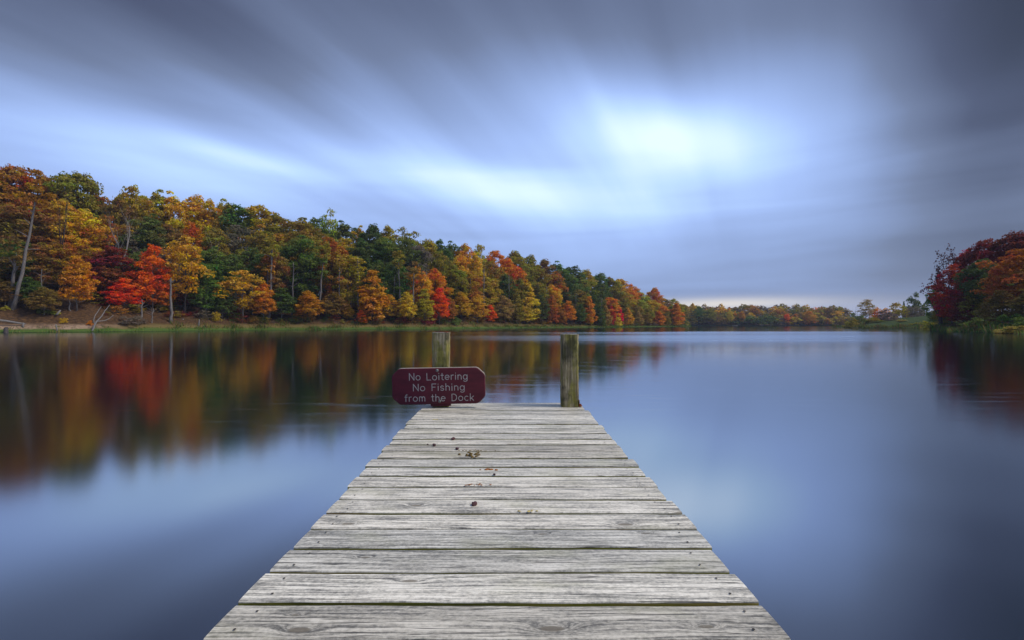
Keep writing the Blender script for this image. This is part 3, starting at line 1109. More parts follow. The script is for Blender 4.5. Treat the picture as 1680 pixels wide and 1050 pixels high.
# ------------------------------------------------------------------ tree kit (meshes about 16 m tall, shared by all copies)
def crown_arrays(seed, Hh, base, R, prof, ncl, leaves, rc, flat, leaf, updown=0.25, shell=0.4, droop=0.0, tilt=1.0, irr=0.34):
    """leaf clumps gathered at limb ends; returns quads, random values and clump centres"""
    r = np.random.default_rng(seed)
    cz0 = Hh * base
    cen = []
    tries = 0
    while len(cen) < ncl and tries < 6000:
        tries += 1
        t = r.uniform(0.02, 0.98)
        rr = prof(t) * R
        if r.uniform() > rr / R + 0.12:
            continue
        rad = rr * r.uniform(0, 1) ** shell
        an = r.uniform(0, 2 * math.pi)
        rad *= 1 + irr * (math.sin(2 * an + seed + 5 * t) * 0.6 + math.sin(3 * an - seed * 2 + 9 * t) * 0.5)
        p = np.array([rad * math.cos(an), rad * math.sin(an), cz0 + (Hh - cz0) * t - droop * rad])
        if any(np.linalg.norm((p - q[:3]) * np.array([1, 1, 1.3])) < rc * 0.62 for q in cen):
            continue
        cen.append(np.array([*p, rc * r.uniform(0.62, 1.25)]))
    cen = np.array(cen)
    V, RN = [], []
    per = max(4, leaves // len(cen))
    for (cx, cy, cz, s) in cen:
        n = max(6, int(per * (s / rc) ** 2))
        d = r.normal(size=(n, 3))
        d /= np.linalg.norm(d, axis=1)[:, None]
        d[:, 2] = np.where((d[:, 2] < 0) & (r.uniform(size=n) < 0.55), -d[:, 2], d[:, 2])
        lump = 1 + 0.3 * np.sin(d[:, 0] * 3.1 + cx * 3) * np.sin(d[:, 1] * 2.7 + cy * 3) + 0.2 * np.sin(d[:, 2] * 4 + cz)
        q = s * lump * (0.45 + 0.62 * r.uniform(size=n) ** 0.6)
        pos = np.array([cx, cy, cz]) + d * q[:, None] * np.array([1, 1, flat])
        nr = d * 0.8 + r.normal(size=(n, 3)) * 0.6
        nr[:, 2] += updown * 2
        nr[:, :2] *= tilt
        nr /= np.linalg.norm(nr, axis=1)[:, None]
        tg = np.cross(nr, r.normal(size=(n, 3)))
        tg /= np.linalg.norm(tg, axis=1)[:, None]
        bt = np.cross(nr, tg)
        sz = leaf * r.uniform(0.55, 1.3, size=n)
        a_, b_ = tg * sz[:, None], bt * (sz * r.uniform(0.45, 0.8, size=n))[:, None]
        dr = np.zeros((n, 3))
        dr[:, 2] = -sz * r.uniform(0.0, 0.5, size=n)
        quad = np.stack([pos - a_, pos - b_ * 1.0 + a_ * 0.1, pos + a_ + dr, pos + b_ + a_ * 0.1], 1)
        V.append(quad)
        RN.append(r.uniform(size=n) * 0.7 + r.uniform() * 0.3)
    return np.concatenate(V), np.concatenate(RN), cen


def trunk_mb(seed, Hh, r0, cen, nlimb=16, top=0.86, lean=(0, 0), sides=7, fork=0.3, crook=0.25):
    r = random.Random(seed)
    m = MB()
    n = 9
    pts, rad = [], []
    ox = oy = 0.0
    for i in range(n + 1):
        t = i / n
        ox += r.uniform(-1, 1) * crook
        oy += r.uniform(-1, 1) * crook
        pts.append(Vector((ox * t + lean[0] * t * Hh, oy * t + lean[1] * t * Hh, Hh * top * t)))
        rad.append(r0 * (1.45 if i == 0 else 1.0) * (1 - 0.86 * t ** 0.9))
    m.tube(pts, rad, sides)
    if cen is not None and len(cen):
        idx = list(range(len(cen)))
        r.shuffle(idx)
        for i in idx[:nlimb]:
            c = Vector(cen[i][:3])
            h = max(Hh * fork, c.z - (Vector((c.x, c.y, 0)).length * r.uniform(0.6, 1.1)) - 0.4)
            t = min(0.97, h / (Hh * top))
            k = t * n
            a_ = pts[int(k)].lerp(pts[min(n, int(k) + 1)], k - int(k))
            mid = a_.lerp(c, 0.5) + Vector((0, 0, -0.08 * (c - a_).length + r.uniform(-.2, .2)))
            rr = r0 * (1 - 0.86 * t) * 0.5
            m.tube([a_, a_.lerp(mid, .6), mid, mid.lerp(c, .6), c], [rr, rr * .8, rr * .62, rr * .42, rr * .2], 5, cap=False)
    return m


def bare_mb(seed, Hh, r0, lean=(0, 0), spread=0.62, levels=4, first=0.42, up=0.25):
    """leafless tree: trunk that forks again and again"""
    r = random.Random(seed)
    m = MB()

    def grow(p, d, L, rad, lv):
        pts, rads = [p], [rad]
        n = 5
        q = p.copy()
        for i in range(n):
            d = (d + Vector((r.uniform(-1, 1), r.uniform(-1, 1), r.uniform(-.3, .6) + up)) * 0.13).normalized()
            q = q + d * L / n
            pts.append(q.copy())
            rads.append(rad * (1 - 0.5 * (i + 1) / n))
        m.tube(pts, rads, 6 if lv < 2 else 4, cap=False)
        if lv < levels:
            k = 3 if lv < 2 else r.choice((2, 3))
            for j in range(k):
                nd = (d + Vector((r.uniform(-1, 1), r.uniform(-1, 1), r.uniform(-.2, .8))) * spread).normalized()
                b = pts[-1] if j == 0 else pts[r.randint(2, n)]
                grow(b, nd, L * r.uniform(0.55, 0.8), rads[-1] * (0.95 if j == 0 else 0.75), lv + 1)
    grow(Vector((0, 0, 0)), Vector((lean[0], lean[1], 1)).normalized(), Hh * first, r0, 0)
    return m


P_dome = lambda t: max(0.05, (1 - (max(0, t - 0.42) / 0.58) ** 2.2) * min(1, 0.55 + t * 1.1)) if t > 0.42 else 0.62 + 0.38 * t / 0.42
P_oval = lambda t: max(0.1, math.sin(math.pi * (0.12 + 0.84 * t)) ** 0.8)
P_cone = lambda t: max(0.12, (1 - t) ** 0.75 * min(1, 0.5 + t * 4))
P_maple = lambda t: max(0.12, (1 - t ** 2.0) * min(1.0, 0.6 + t * 1.6))
P_col = lambda t: max(0.25, math.sin(math.pi * (0.2 + 0.7 * t)))
P_bush = lambda t: max(0.15, (1 - t ** 2.4))

KIT = {}


def kit(name, ch, crown_args, trunk_args):
    V, RN, cen = crown_arrays(**crown_args)
    cm = quads_mesh('crown', V, {'leaf_rand': RN})
    cm.materials.append(M_leaf)
    tm = trunk_mb(cen=cen, **trunk_args).mesh('trunk')
    tm.materials.append(M_bark)
    KIT.setdefault(name, []).append((cm, tm, ch))


for i in range(4):
    kit('oak', (16, 4.6), dict(seed=10 + i, Hh=16, base=0.24, R=4.6 + 0.3 * i, prof=P_dome, ncl=140, leaves=15000, rc=1.02, flat=0.66, leaf=0.22),
        dict(seed=i, Hh=16, r0=0.26, nlimb=22))
for i in range(3):
    kit('poplar', (16, 3.3), dict(seed=30 + i, Hh=16, base=0.16, R=3.3, prof=P_oval, ncl=115, leaves=11500, rc=0.88, flat=0.72, leaf=0.20),
        dict(seed=20 + i, Hh=16, r0=0.22, nlimb=22, top=0.92))
for i in range(3):
    kit('maple', (12, 3.6), dict(seed=50 + i, Hh=12, base=0.17, R=3.6, prof=P_maple, ncl=130, leaves=9500, rc=0.8, flat=0.55, leaf=0.19, updown=0.4, tilt=0.8),
        dict(seed=40 + i, Hh=12, r0=0.13, nlimb=26, top=0.9, fork=0.15))
for i in range(2):
    kit('cone', (12, 3.0), dict(seed=70 + i, Hh=12, base=0.06, R=3.0, prof=P_maple, ncl=120, leaves=7000, rc=0.72, flat=0.6, leaf=0.21, updown=0.35),
        dict(seed=60 + i, Hh=12, r0=0.12, nlimb=24, top=0.95, fork=0.08))
for i in range(3):
    kit('airy', (14, 3.4), dict(seed=90 + i, Hh=14, base=0.25, R=3.4, prof=P_oval, ncl=70, leaves=3800, rc=1.0, flat=0.55, leaf=0.23, updown=0.35),
        dict(seed=80 + i, Hh=14, r0=0.17, nlimb=34, top=0.93, fork=0.22))
for i in range(3):
    kit('bush', (3, 2.2), dict(seed=110 + i, Hh=3, base=0.0, R=2.2, prof=P_bush, ncl=26, leaves=2000, rc=0.62, flat=0.7, leaf=0.15),
        dict(seed=100 + i, Hh=3, r0=0.05, nlimb=12, top=0.7, fork=0.03, crook=0.1))
for i in range(2):
    kit('tuft', (14, 2.6), dict(seed=130 + i, Hh=14, base=0.7, R=2.4, prof=P_oval, ncl=22, leaves=1200, rc=0.9, flat=0.6, leaf=0.25),
        dict(seed=120 + i, Hh=14, r0=0.16, nlimb=12, top=0.92, fork=0.6))

C = {
    'rust': (0.40, 0.18, 0.03), 'rust-red': (0.42, 0.135, 0.03), 'orange': (0.64, 0.24, 0.025), 'orange-red': (0.80, 0.15, 0.018),
    'fiery red': (0.84, 0.085, 0.02), 'golden': (0.64, 0.36, 0.03), 'yellow': (0.64, 0.45, 0.04), 'olive': (0.30, 0.235, 0.035),
    'olive-yellow': (0.44, 0.335, 0.036), 'green': (0.14, 0.20, 0.042), 'dark green': (0.11, 0.15, 0.036), 'brown': (0.27, 0.165, 0.045),
    'crimson': (0.55, 0.035, 0.032), 'maroon': (0.24, 0.040, 0.034), 'tan': (0.44, 0.29, 0.085), 'pink-red': (0.70, 0.045, 0.085),
    'grey-brown': (0.19, 0.15, 0.11), 'yellow-green': (0.40, 0.40, 0.05),
}
BARK_D, BARK_P = (0.06, 0.052, 0.048), (0.15, 0.14, 0.138)
TREES = []


def tree(kindname, x, y, height, width, colour, bark=BARK_D, z=None, name='broadleaf_tree', var=0.5, vi=None, rz=None, lean=None):
    r = random.Random(int(x * 131 + y * 17))
    lst = KIT[kindname]
    cm, tm, (hh, rr) = lst[r.randrange(len(lst)) if vi is None else vi]
    root = empty(name, (x, y, (gz(x, y) if z is None else z) - 0.12), r.uniform(0, 6.28) if rz is None else rz)
    if lean:
        root.rotation_euler = (lean[0], lean[1], root.rotation_euler[2])
    s = (width / (2 * rr) * r.uniform(.97, 1.03), width / (2 * rr) * r.uniform(.97, 1.03), height / hh)
    c = C[colour] if isinstance(colour, str) else colour
    j = [r.uniform(0.9, 1.1) for _ in range(3)]
    out = []
    for nm, me_, col in (('trunk', tm, bark), ('crown', cm, tuple(min(.9, a_ * b_) for a_, b_ in zip(c, j)))):
        o = bpy.data.objects.new(nm, me_)
        COL.objects.link(o)
        o.parent = root
        o.scale = s
        o.color = (*col, var if nm == 'crown' else 1)
    return root


def place(kindname, px, top, wpx, colour, back, row, bark=BARK_D, var=0.8, name='broadleaf_tree', vi=None, label=None):
    """tree whose crown top shows at photo pixel (px, top), 'back' metres behind the left shore"""
    D = shore_left(px) + back
    x = wx(px, D)
    z = gz(x, D)
    h = max(1.2, wz(top, D) - z)
    h = min(h, 27)
    o = tree(kindname, x, D, h * 1.02, wpx * D / F, colour, bark, z, name, var, vi)
    TREES.append(dict(o=o, px=px, top=top, row=row, colour=colour, kind=kindname, label=label))
    return o


sky_row = [
    (-25, 280, 70, 'rust', 'oak'), (12, 270, 62, 'rust', 'oak'), (52, 277, 58, 'rust-red', 'oak'), (88, 298, 50, 'rust', 'poplar'), (124, 282, 66, 'olive', 'oak'),
    (163, 316, 50, 'rust', 'oak'), (197, 326, 40, 'brown', 'oak'), (214, 308, 46, 'olive-yellow', 'oak'), (252, 312, 44, 'olive-yellow', 'poplar'), (285, 317, 40, 'yellow', 'poplar'),
    (320, 324, 46, 'golden', 'poplar'), (345, 331, 34, 'golden', 'poplar'), (366, 327, 36, 'olive-yellow', 'poplar'), (388, 336, 46, 'dark green', 'oak'), (425, 337, 52, 'olive-yellow', 'oak'),
    (455, 351, 40, 'olive', 'oak'), (488, 357, 54, 'olive', 'oak'), (517, 360, 42, 'dark green', 'oak'), (540, 343, 28, 'yellow-green', 'airy'), (565, 363, 40, 'dark green', 'oak'),
    (587, 371, 26, 'yellow', 'poplar'), (611, 370, 38, 'dark green', 'oak'), (635, 374, 32, 'olive-yellow', 'oak'), (659, 373, 34, 'olive', 'airy'), (682, 381, 30, 'olive', 'airy'),
    (702, 394, 36, 'brown', 'oak'), (721, 396, 30, 'dark green', 'oak'), (741, 396, 30, 'green', 'poplar'), (764, 402, 34, 'rust', 'oak'), (784, 401, 24, 'olive-yellow', 'airy'),
    (814, 411, 38, 'rust-red', 'oak'), (846, 414, 38, 'rust', 'oak'), (870, 421, 32, 'olive', 'oak'), (894, 427, 34, 'brown', 'oak'), (915, 430, 30, 'green', 'oak'),
    (938, 436, 30, 'dark green', 'oak'), (961, 444, 32, 'rust', 'oak'), (984, 448, 26, 'green', 'oak'), (1002, 455, 28, 'olive', 'oak'), (1018, 457, 24, 'rust-red', 'oak'),
    (1034, 467, 24, 'rust', 'oak'), (1046, 476, 22, 'yellow-green', 'poplar'), (1060, 488, 20, 'olive', 'oak'), (1074, 473, 22, 'orange', 'oak'), (1090, 489, 20, 'rust', 'oak'), (1106, 491, 18, 'olive-yellow', 'poplar'), (1118, 499, 16, 'brown', 'oak')]
mid_row = [
    (-15, 345, 70, 'rust', 'oak'), (30, 335, 60, 'brown', 'oak'), (68, 338, 54, 'rust-red', 'oak'), (102, 330, 46, 'golden', 'poplar'), (136, 345, 52, 'golden', 'oak'), (172, 352, 48, 'rust', 'oak'),
    (212, 372, 40, 'grey-brown', 'airy'), (243, 352, 46, 'dark green', 'oak'), (275, 372, 40, 'brown', 'oak'), (312, 362, 46, 'orange', 'maple'), (352, 374, 40, 'olive', 'oak'), (390, 372, 52, 'grey-brown', 'airy'),
    (425, 380, 50, 'olive', 'oak'), (462, 384, 50, 'olive-yellow', 'oak'), (502, 368, 52, 'olive', 'oak'), (536, 388, 44, 'rust', 'oak'), (564, 392, 42, 'rust', 'oak'), (598, 392, 44, 'dark green', 'oak'),
    (632, 390, 46, 'green', 'oak'), (664, 396, 40, 'dark green', 'oak'), (690, 404, 40, 'grey-brown', 'airy'), (722, 412, 40, 'olive', 'oak'), (752, 418, 36, 'brown', 'oak'), (780, 416, 26, 'yellow', 'poplar'),
    (806, 428, 36, 'olive', 'oak'), (834, 428, 36, 'rust', 'oak'), (860, 436, 34, 'olive', 'oak'), (886, 440, 34, 'brown', 'oak'), (910, 446, 32, 'rust', 'oak'), (934, 450, 32, 'green', 'oak'),
    (958, 456, 32, 'olive', 'oak'), (984, 466, 30, 'dark green', 'oak'), (1008, 470, 28, 'olive', 'oak'), (1030, 482, 26, 'rust', 'oak'), (1050, 492, 22, 'yellow-green', 'oak'), (1068, 492, 22, 'rust', 'oak'),
    (1086, 500, 18, 'rust-red', 'oak'), (1102, 503, 16, 'green', 'oak')]
low_row = [
    (-20, 405, 70, 'brown', 'oak'), (22, 392, 54, 'dark green', 'oak'), (58, 398, 50, 'brown', 'oak'), (96, 396, 46, 'rust', 'oak'), (140, 402, 46, 'rust', 'maple'), (184, 402, 76, 'maroon', 'maple'),
    (226, 418, 44, 'dark green', 'oak'), (268, 410, 44, 'grey-brown', 'oak'), (345, 405, 48, 'green', 'poplar'), (375, 420, 42, 'dark green', 'oak'), (412, 405, 46, 'dark green', 'oak'), (447, 412, 40, 'brown', 'oak'),
    (492, 386, 62, 'green', 'poplar'), (545, 412, 46, 'rust', 'oak'), (575, 418, 40, 'brown', 'oak'), (618, 430, 40, 'dark green', 'oak'), (652, 425, 42, 'green', 'oak'), (684, 440, 36, 'rust', 'oak'),
    (714, 442, 38, 'rust-red', 'oak'), (744, 436, 36, 'rust', 'oak'), (770, 444, 34, 'rust', 'oak'), (800, 452, 34, 'brown', 'oak'), (828, 452, 32, 'dark green', 'oak'), (852, 458, 30, 'olive', 'oak'),
    (880, 462, 32, 'olive', 'oak'), (904, 468, 28, 'rust-red', 'oak'), (926, 474, 30, 'dark green', 'oak'), (950, 476, 30, 'olive', 'oak'), (976, 484, 28, 'dark green', 'oak'), (1000, 488, 26, 'brown', 'oak'),
    (1024, 494, 24, 'rust', 'oak'), (1044, 500, 20, 'olive', 'oak'), (1062, 504, 20, 'olive', 'oak'), (1080, 508, 18, 'rust', 'oak'), (1096, 510, 16, 'olive', 'oak')]
front_row = [
    (72, 470, 44, 'brown', 'maple'), (46, 452, 40, 'dark green', 'maple'), (8, 460, 46, 'brown', 'maple'),
    (126, 416, 46, 'orange', 'maple'), (203, 454, 46, 'fiery red', 'maple'), (250, 398, 52, 'orange-red', 'maple'), (262, 455, 42, 'orange', 'maple'),
    (303, 388, 58, 'golden', 'airy'), (338, 440, 40, 'green', 'maple'), (398, 444, 58, 'golden', 'airy'), (432, 462, 40, 'orange', 'maple'),
    (365, 470, 36, 'dark green', 'maple'), (462, 470, 44, 'dark green', 'maple'), (506, 476, 44, 'orange', 'maple'), (548, 478, 40, 'brown', 'maple'), (572, 500, 22, 'golden', 'cone'),
    (612, 444, 48, 'orange', 'cone'), (593, 508, 18, 'orange-red', 'cone'), (640, 482, 30, 'golden', 'maple'), (667, 478, 34, 'yellow', 'maple'),
    (696, 474, 34, 'olive-yellow', 'cone'), (721, 470, 32, 'fiery red', 'maple'), (736, 486, 26, 'rust', 'maple'), (757, 478, 34, 'golden', 'maple'), (783, 482, 36, 'golden', 'maple'),
    (804, 500, 18, 'orange-red', 'cone'), (826, 484, 32, 'tan', 'maple'), (846, 474, 26, 'olive', 'cone'), (866, 464, 38, 'yellow', 'cone'), (888, 482, 24, 'dark green', 'maple'), (906, 484, 22, 'rust-red', 'cone'),
    (919, 502, 18, 'rust', 'cone'), (932, 492, 26, 'orange', 'maple'), (952, 498, 22, 'dark green', 'maple'), (966, 486, 22, 'orange', 'cone'), (967, 512, 14, 'yellow', 'cone'),
    (986, 506, 16, 'dark green', 'cone'), (994, 502, 18, 'tan', 'cone'), (1003, 502, 12, 'crimson', 'cone'), (1017, 504, 13, 'pink-red', 'cone'), (1013, 517, 14, 'yellow', 'bush'), (1030, 505, 18, 'golden', 'cone'),
    (1047, 510, 16, 'tan', 'cone'), (1062, 512, 18, 'olive', 'maple'), (1080, 510, 20, 'orange', 'cone'), (1094, 515, 14, 'olive', 'cone'), (1110, 497, 26, 'orange', 'cone')]
rr_ = random.Random(5)


def recolour(rows):
    out, n = [], 0
    for t in rows:
        t = list(t)
        if t[0] > 545 and t[3] in ('rust', 'brown', 'rust-red'):
            n += 1
            t[3] = (t[3], 'olive-yellow', 'golden', 'orange', 'olive')[n % 5]
        if t[0] < 545 and t[3] == 'dark green':
            t[3] = 'green'
        if t[4] == 'oak' and (t[0] * 7) % 5 < 2:
            t[4] = 'poplar'
        out.append(t)
    return out


sky_row, mid_row, low_row = recolour(sky_row), recolour(mid_row), recolour(low_row)
for t in sky_row:
    place(t[4], t[0], t[1], t[2] * 1.36, t[3], 33 + rr_.uniform(-2, 4), 3)
for t in mid_row:
    place(t[4], t[0], t[1], t[2] * 1.3, t[3], 22 + rr_.uniform(-3, 3), 2)
for t in low_row:
    place(t[4], t[0], t[1], t[2] * 1.22, t[3], 12 + rr_.uniform(-2, 3), 1, bark=rr_.choice((BARK_D, BARK_D, (0.2, 0.18, 0.17))))
for t in front_row:
    place(t[4], t[0], t[1], t[2] * 1.12, t[3], 4.5 + rr_.uniform(-1, 2.2), 0, bark=rr_.choice((BARK_D, (0.15, 0.14, 0.135))), var=0.36)


# pale trunks that show in front of the dark wood
def pale_trunk(px0, py0, px1, py1, wpx, label, tufted=True, back=None, colour='olive', name='tall_pale_tree', cat='tree'):
    D = shore_left(px0) + (back if back is not None else 7)
    x0 = wx(px0, D)
    z0 = gz(x0, D)
    root = empty(name, (x0, D, z0 - 0.15))
    x1, z1 = wx(px1, D), wz(py1, D)
    r = random.Random(int(px0))
    m = MB()
    n = 9
    dx, dz = x1 - x0, z1 - z0
    pts = [Vector((dx * i / n + (r.uniform(-.1, .1) if 0 < i < n else 0) + 0.05 * dx * math.sin(i / n * 3.1), r.uniform(-.1, .1), dz * i / n)) for i in range(n + 1)]
    rw = wpx * D / F / 2
    m.tube(pts, [rw * (1.35 if i == 0 else 1) * (1 - .6 * i / n) for i in range(n + 1)], 7)
    for _ in range(5):
        i = r.randint(5, n - 1)
        d = Vector((r.uniform(-1, 1), r.uniform(-1, 1), r.uniform(.1, 1))).normalized() * r.uniform(.8, 2.4)
        q = pts[i]
        m.tube([q, q + d * .5 + Vector((0, 0, .05)), q + d], [rw * .28, rw * .18, rw * .07], 4, cap=False)
    o = m.build('trunk', M_bark, root)
    o.color = (*BARK_P, 1)
    if tufted:
        V, RN, cen = crown_arrays(seed=int(px0) + 900, Hh=5, base=0.0, R=2.0, prof=P_oval, ncl=16, leaves=900, rc=.8, flat=.6, leaf=.25)
        V = V + np.array([dx, 0, dz - 1.6])
        c = link('crown', quads_mesh('crown', V, {'leaf_rand': RN}), [M_leaf], root)
        c.color = (*C[colour], .4)
    return tag(root, label, cat, 'pale trunks along the left shore')


pale_trunk(21, 514, 57, 328, 6.0, 'tall slim pale trunk leaning right above the sandy bank at far left', colour='rust', back=5)
pale_trunk(18, 510, 23, 420, 7.0, 'short straight grey trunk beside the foot of the leaning pale trunk', colour='brown', back=6)
pale_trunk(441, 528, 446, 408, 5.0, 'right and thicker of the twin pale trunks left of the deep green tree', colour='olive', back=7)
pale_trunk(438, 528, 439, 440, 3.4, 'left and thinner of the twin pale trunks left of the deep green tree', colour='rust', back=7.6)
pale_trunk(330, 530, 332, 450, 4.4, 'dark straight trunk standing behind the grey snag at the water', colour='green', back=8)
pale_trunk(522, 528, 530, 420, 3.6, 'slim grey trunk just right of the small orange maple', colour='olive', back=8)
pale_trunk(657, 530, 654, 430, 3.8, 'pale straight trunk between two yellow maples left of the sign post', colour='olive', back=7)
pale_trunk(677, 530, 679, 448, 4.0, 'pale trunk with sparse side branches right of the yellow maple', colour='brown', back=6)
pale_trunk(281, 541, 280, 455, 5.0, 'pale leaning trunk at the water under the golden airy tree', tufted=False, back=1.2)
pale_trunk(248, 541, 251, 505, 2.4, 'thin bare pale pole at the water under the orange-red maple', tufted=False, back=.8)
pale_trunk(231, 536, 233, 490, 3.6, 'pale straight trunk between the fiery red and orange-red maples', tufted=False, back=3)


for (a0, b0, a1, b1, w_, bk, lb) in [
        (388, 529, 386, 440, 2.6, 9, 'slim pale trunk in the dark wood right of the floating log'), (414, 529, 413, 468, 2.6, 8, 'slim pale trunk under the orange maple left of the twin trunks'),
        (479, 529, 481, 430, 2.6, 8, 'slim pale trunk left of the small orange maple'), (557, 528, 556, 430, 2.6, 8, 'slim pale trunk between orange maple and orange cone maple'),
        (588, 528, 587, 420, 2.4, 8, 'slim pale trunk touching the orange cone maple'), (645, 528, 648, 450, 2.2, 8, 'thinnest pale trunk close right of the orange cone maple'),
        (770, 528, 772, 452, 2.4, 8, 'slim pale trunk behind the golden maples past the sign post'), (793, 527, 794, 440, 2.6, 9, 'slim pale trunk left of the small orange-red tree past the sign'),
        (836, 527, 835, 450, 2.2, 8, 'slim pale trunk beside the tan maple past the sign'), (898, 527, 897, 470, 2.0, 8, 'slim pale trunk left of the bare post'),
        (944, 528, 945, 480, 2.0, 8, 'slim pale trunk behind the bare post'), (985, 529, 988, 488, 2.0, 7, 'short pale trunk left of the crimson trees'),
        (66, 512, 68, 440, 2.8, 8, 'slim grey trunk right of the leaning pale trunk'), (115, 512, 111, 470, 2.2, 5, 'slim pale stem under the orange maple on the sandy bank')]:
    pale_trunk(a0, b0, a1, b1, w_, lb, tufted=False, back=bk)


# bare grey trees and dead wood
def bare(px, top, back, hscale, label, seed, lean=(0, 0), col=(0.33, 0.31, 0.31), name='bare_tree', r0=0.2, D=None, **kw):
    D = D if D is not None else shore_left(px) + back
    x = wx(px, D)
    z = gz(x, D)
    root = empty(name, (x, D, z - 0.1), 0)
    m = bare_mb(seed, 10, r0, lean, **kw)
    hh = max(v[2] for v in m.v)
    s = (wz(top, D) - z) / hh
    o = m.build('trunk', M_bark, root)
    o.scale = (s * hscale, s * hscale, s)
    o.color = (*col, 1)
    return tag(root, label, 'tree')


bare(205, 334, 15, 1.1, 'dead grey leafless tree with forking limbs above the maroon maple', 4, (0.12, 0), (0.24, 0.23, 0.23))
bare(95, 300, 13, 0.8, 'dark bare trunk with upright limbs against the rust crowns at left', 6, (0.08, 0), (0.05, 0.04, 0.04), spread=.35)
bare(362, 380, 16, 0.9, 'grey leafless tree between golden and olive crowns above the grey snag', 8, (0.05, 0), (0.2, 0.19, 0.18))
bare(690, 425, 9, 0.8, 'grey leafless tree with one long limb bent right, above the yellow maples', 12, (0.05, 0), (0.2, 0.19, 0.19))


def limb_thing(name, segs, mat, label, cat, group=None):
    """dead wood: list of ((px,py,back) points, radius px at both ends); first point is the foot"""
    px0, py0, b0 = segs[0][0][0]
    D0 = shore_left(px0) + b0
    org = Vector((wx(px0, D0), D0, 0))
    m = MB()
    for pts, ra, rb in segs:
        P = []
        for (a_, b_, c_) in pts:
            D = shore_left(a_) + c_
            P.append(Vector((wx(a_, D), D, wz(b_, D))) - org)
        n = len(P)
        Q, R_ = [], []
        for i in range(n - 1):
            for j in range(3):
                t = j / 3
                Q.append(P[i].lerp(P[i + 1], t) + Vector((random.uniform(-.03, .03),) * 3))
                R_.append((ra + (rb - ra) * (i + t) / (n - 1)) * D0 / F)
        Q.append(P[-1])
        R_.append(rb * D0 / F)
        m.tube(Q, R_, 7)
    o = m.build(name, mat)
    o.location = org
    return tag(o, label, cat, group)


limb_thing('dead_snag', [([(151, 545, .1), (155, 534, .3), (159, 526, .4)], 1.5, 1.1), ([(155, 534, .3), (154, 524, .3), (157, 516, .3), (166, 503, .4)], .8, .35),
                         ([(159, 527, .4), (167, 518, .8), (172, 510, 1), (180, 500, 1.4)], 1.0, .4), ([(159, 527, .4), (172, 526, .2), (180, 522, .0), (186, 517, -.2)], .8, .35)],
           M_drift, 'grey forked dead limb leaning from the water left of the fiery red maple', 'dead tree')
limb_thing('fallen_log', [([(-20, 522, 1.6), (12, 527, 1.5), (38, 531, 1.4)], 1.9, 1.5), ([(38, 530, 1.4), (38.5, 537, 1.1)], 1.6, 1.2), ([(38, 530, 1.4), (43, 532, 1.2)], .8, .5)],
           M_drift, 'long pale fallen log lying on the sandy bank at far left', 'log', 'dead wood on the left shore')
limb_thing('tree_stump', [([(9.5, 548, -.1), (9.5, 542, .0), (10, 537.5, .1)], 3.4, 2.6)], M_darkwood, 'dark rotten stump at the waterline at far left', 'stump')
limb_thing('tree_stump', [([(94, 545, -.1), (93, 537, .0), (92, 532, .1)], 1.2, .8)], M_drift, 'thin pale broken stump in the grass right of the fallen log', 'stump')
limb_thing('dead_snag', [([(325.5, 543.5, -.2), (326, 534, 0), (327, 524, 0)], 1.9, .7)], M_drift, 'short grey pointed snag standing in the water by the floating log', 'dead tree')
limb_thing('dead_snag', [([(335, 542.5, -.2), (335.3, 533, 0)], .9, .6)], M_drift, 'thin grey stub of a post between pointed snag and floating log', 'dead tree')
limb_thing('fallen_log', [([(338, 540.5, -.6), (352, 538.8, -.4), (371, 538.6, -.3)], .9, .6)], M_drift, 'pale thin log floating at the shore right of the pointed snag', 'log', 'dead wood on the left shore')
limb_thing('fallen_log', [([(92, 517, 3), (99, 509, 3.2)], 1.6, 1.2)], M_drift, 'short grey log end on the slope below the orange sandy-bank maple', 'log', 'dead wood on the left shore')
limb_thing('fallen_log', [([(228, 533.5, 2.2), (250, 535, 2.0)], .9, .6)], M_rust, 'reddish thin log on the grass under the orange-red maple', 'log', 'dead wood on the left shore')
limb_thing('fallen_log', [([(516, 523, 7), (552, 521, 7)], .8, .5)], M_drift, 'pale thin fallen trunk in the dark wood right of the orange maple', 'log', 'dead wood on the left shore')

# small white box on a stake by the golden tree
D = shore_left(299) + 3.0
x = wx(299, D)
nb = empty('nest_box', (x, D, gz(x, D)))
tag(nb, 'small white nest box on a stake in the shore grass right of the golden tree', 'nest box')
zb = wz(526, D) - gz(x, D)
mb = MB()
mb.box((0, 0, zb), (0.55, 0.4, 0.6))
mb.build('box', M_white, nb)
mb = MB()
mb.box((0, -0.03, zb + 0.335), (0.66, 0.56, 0.06), rot=Matrix.Rotation(0.12, 3, 'X'))
mb.build('roof', M_drift, nb)
mb = MB()
mb.tube([(0, 0, -0.2), (0, 0, zb - 0.3)], [0.05, 0.05], 6)
mb.build('stake', M_drift, nb)


# ------------------------------------------------------------------ right shore
RT = []


def rplace(kindname, px, top, wpx, colour, D, label, bark=BARK_D, var=0.4, name='broadleaf_tree', group='trees on the right shore', cat='tree', vi=None):
    x = wx(px, D)
    z = gz(x, D)
    h = max(0.8, wz(top, D) - z)
    o = tree(kindname, x, D, h * 1.02, wpx * D / F, colour, bark, z, name, var, vi)
    return tag(o, label, cat, group)


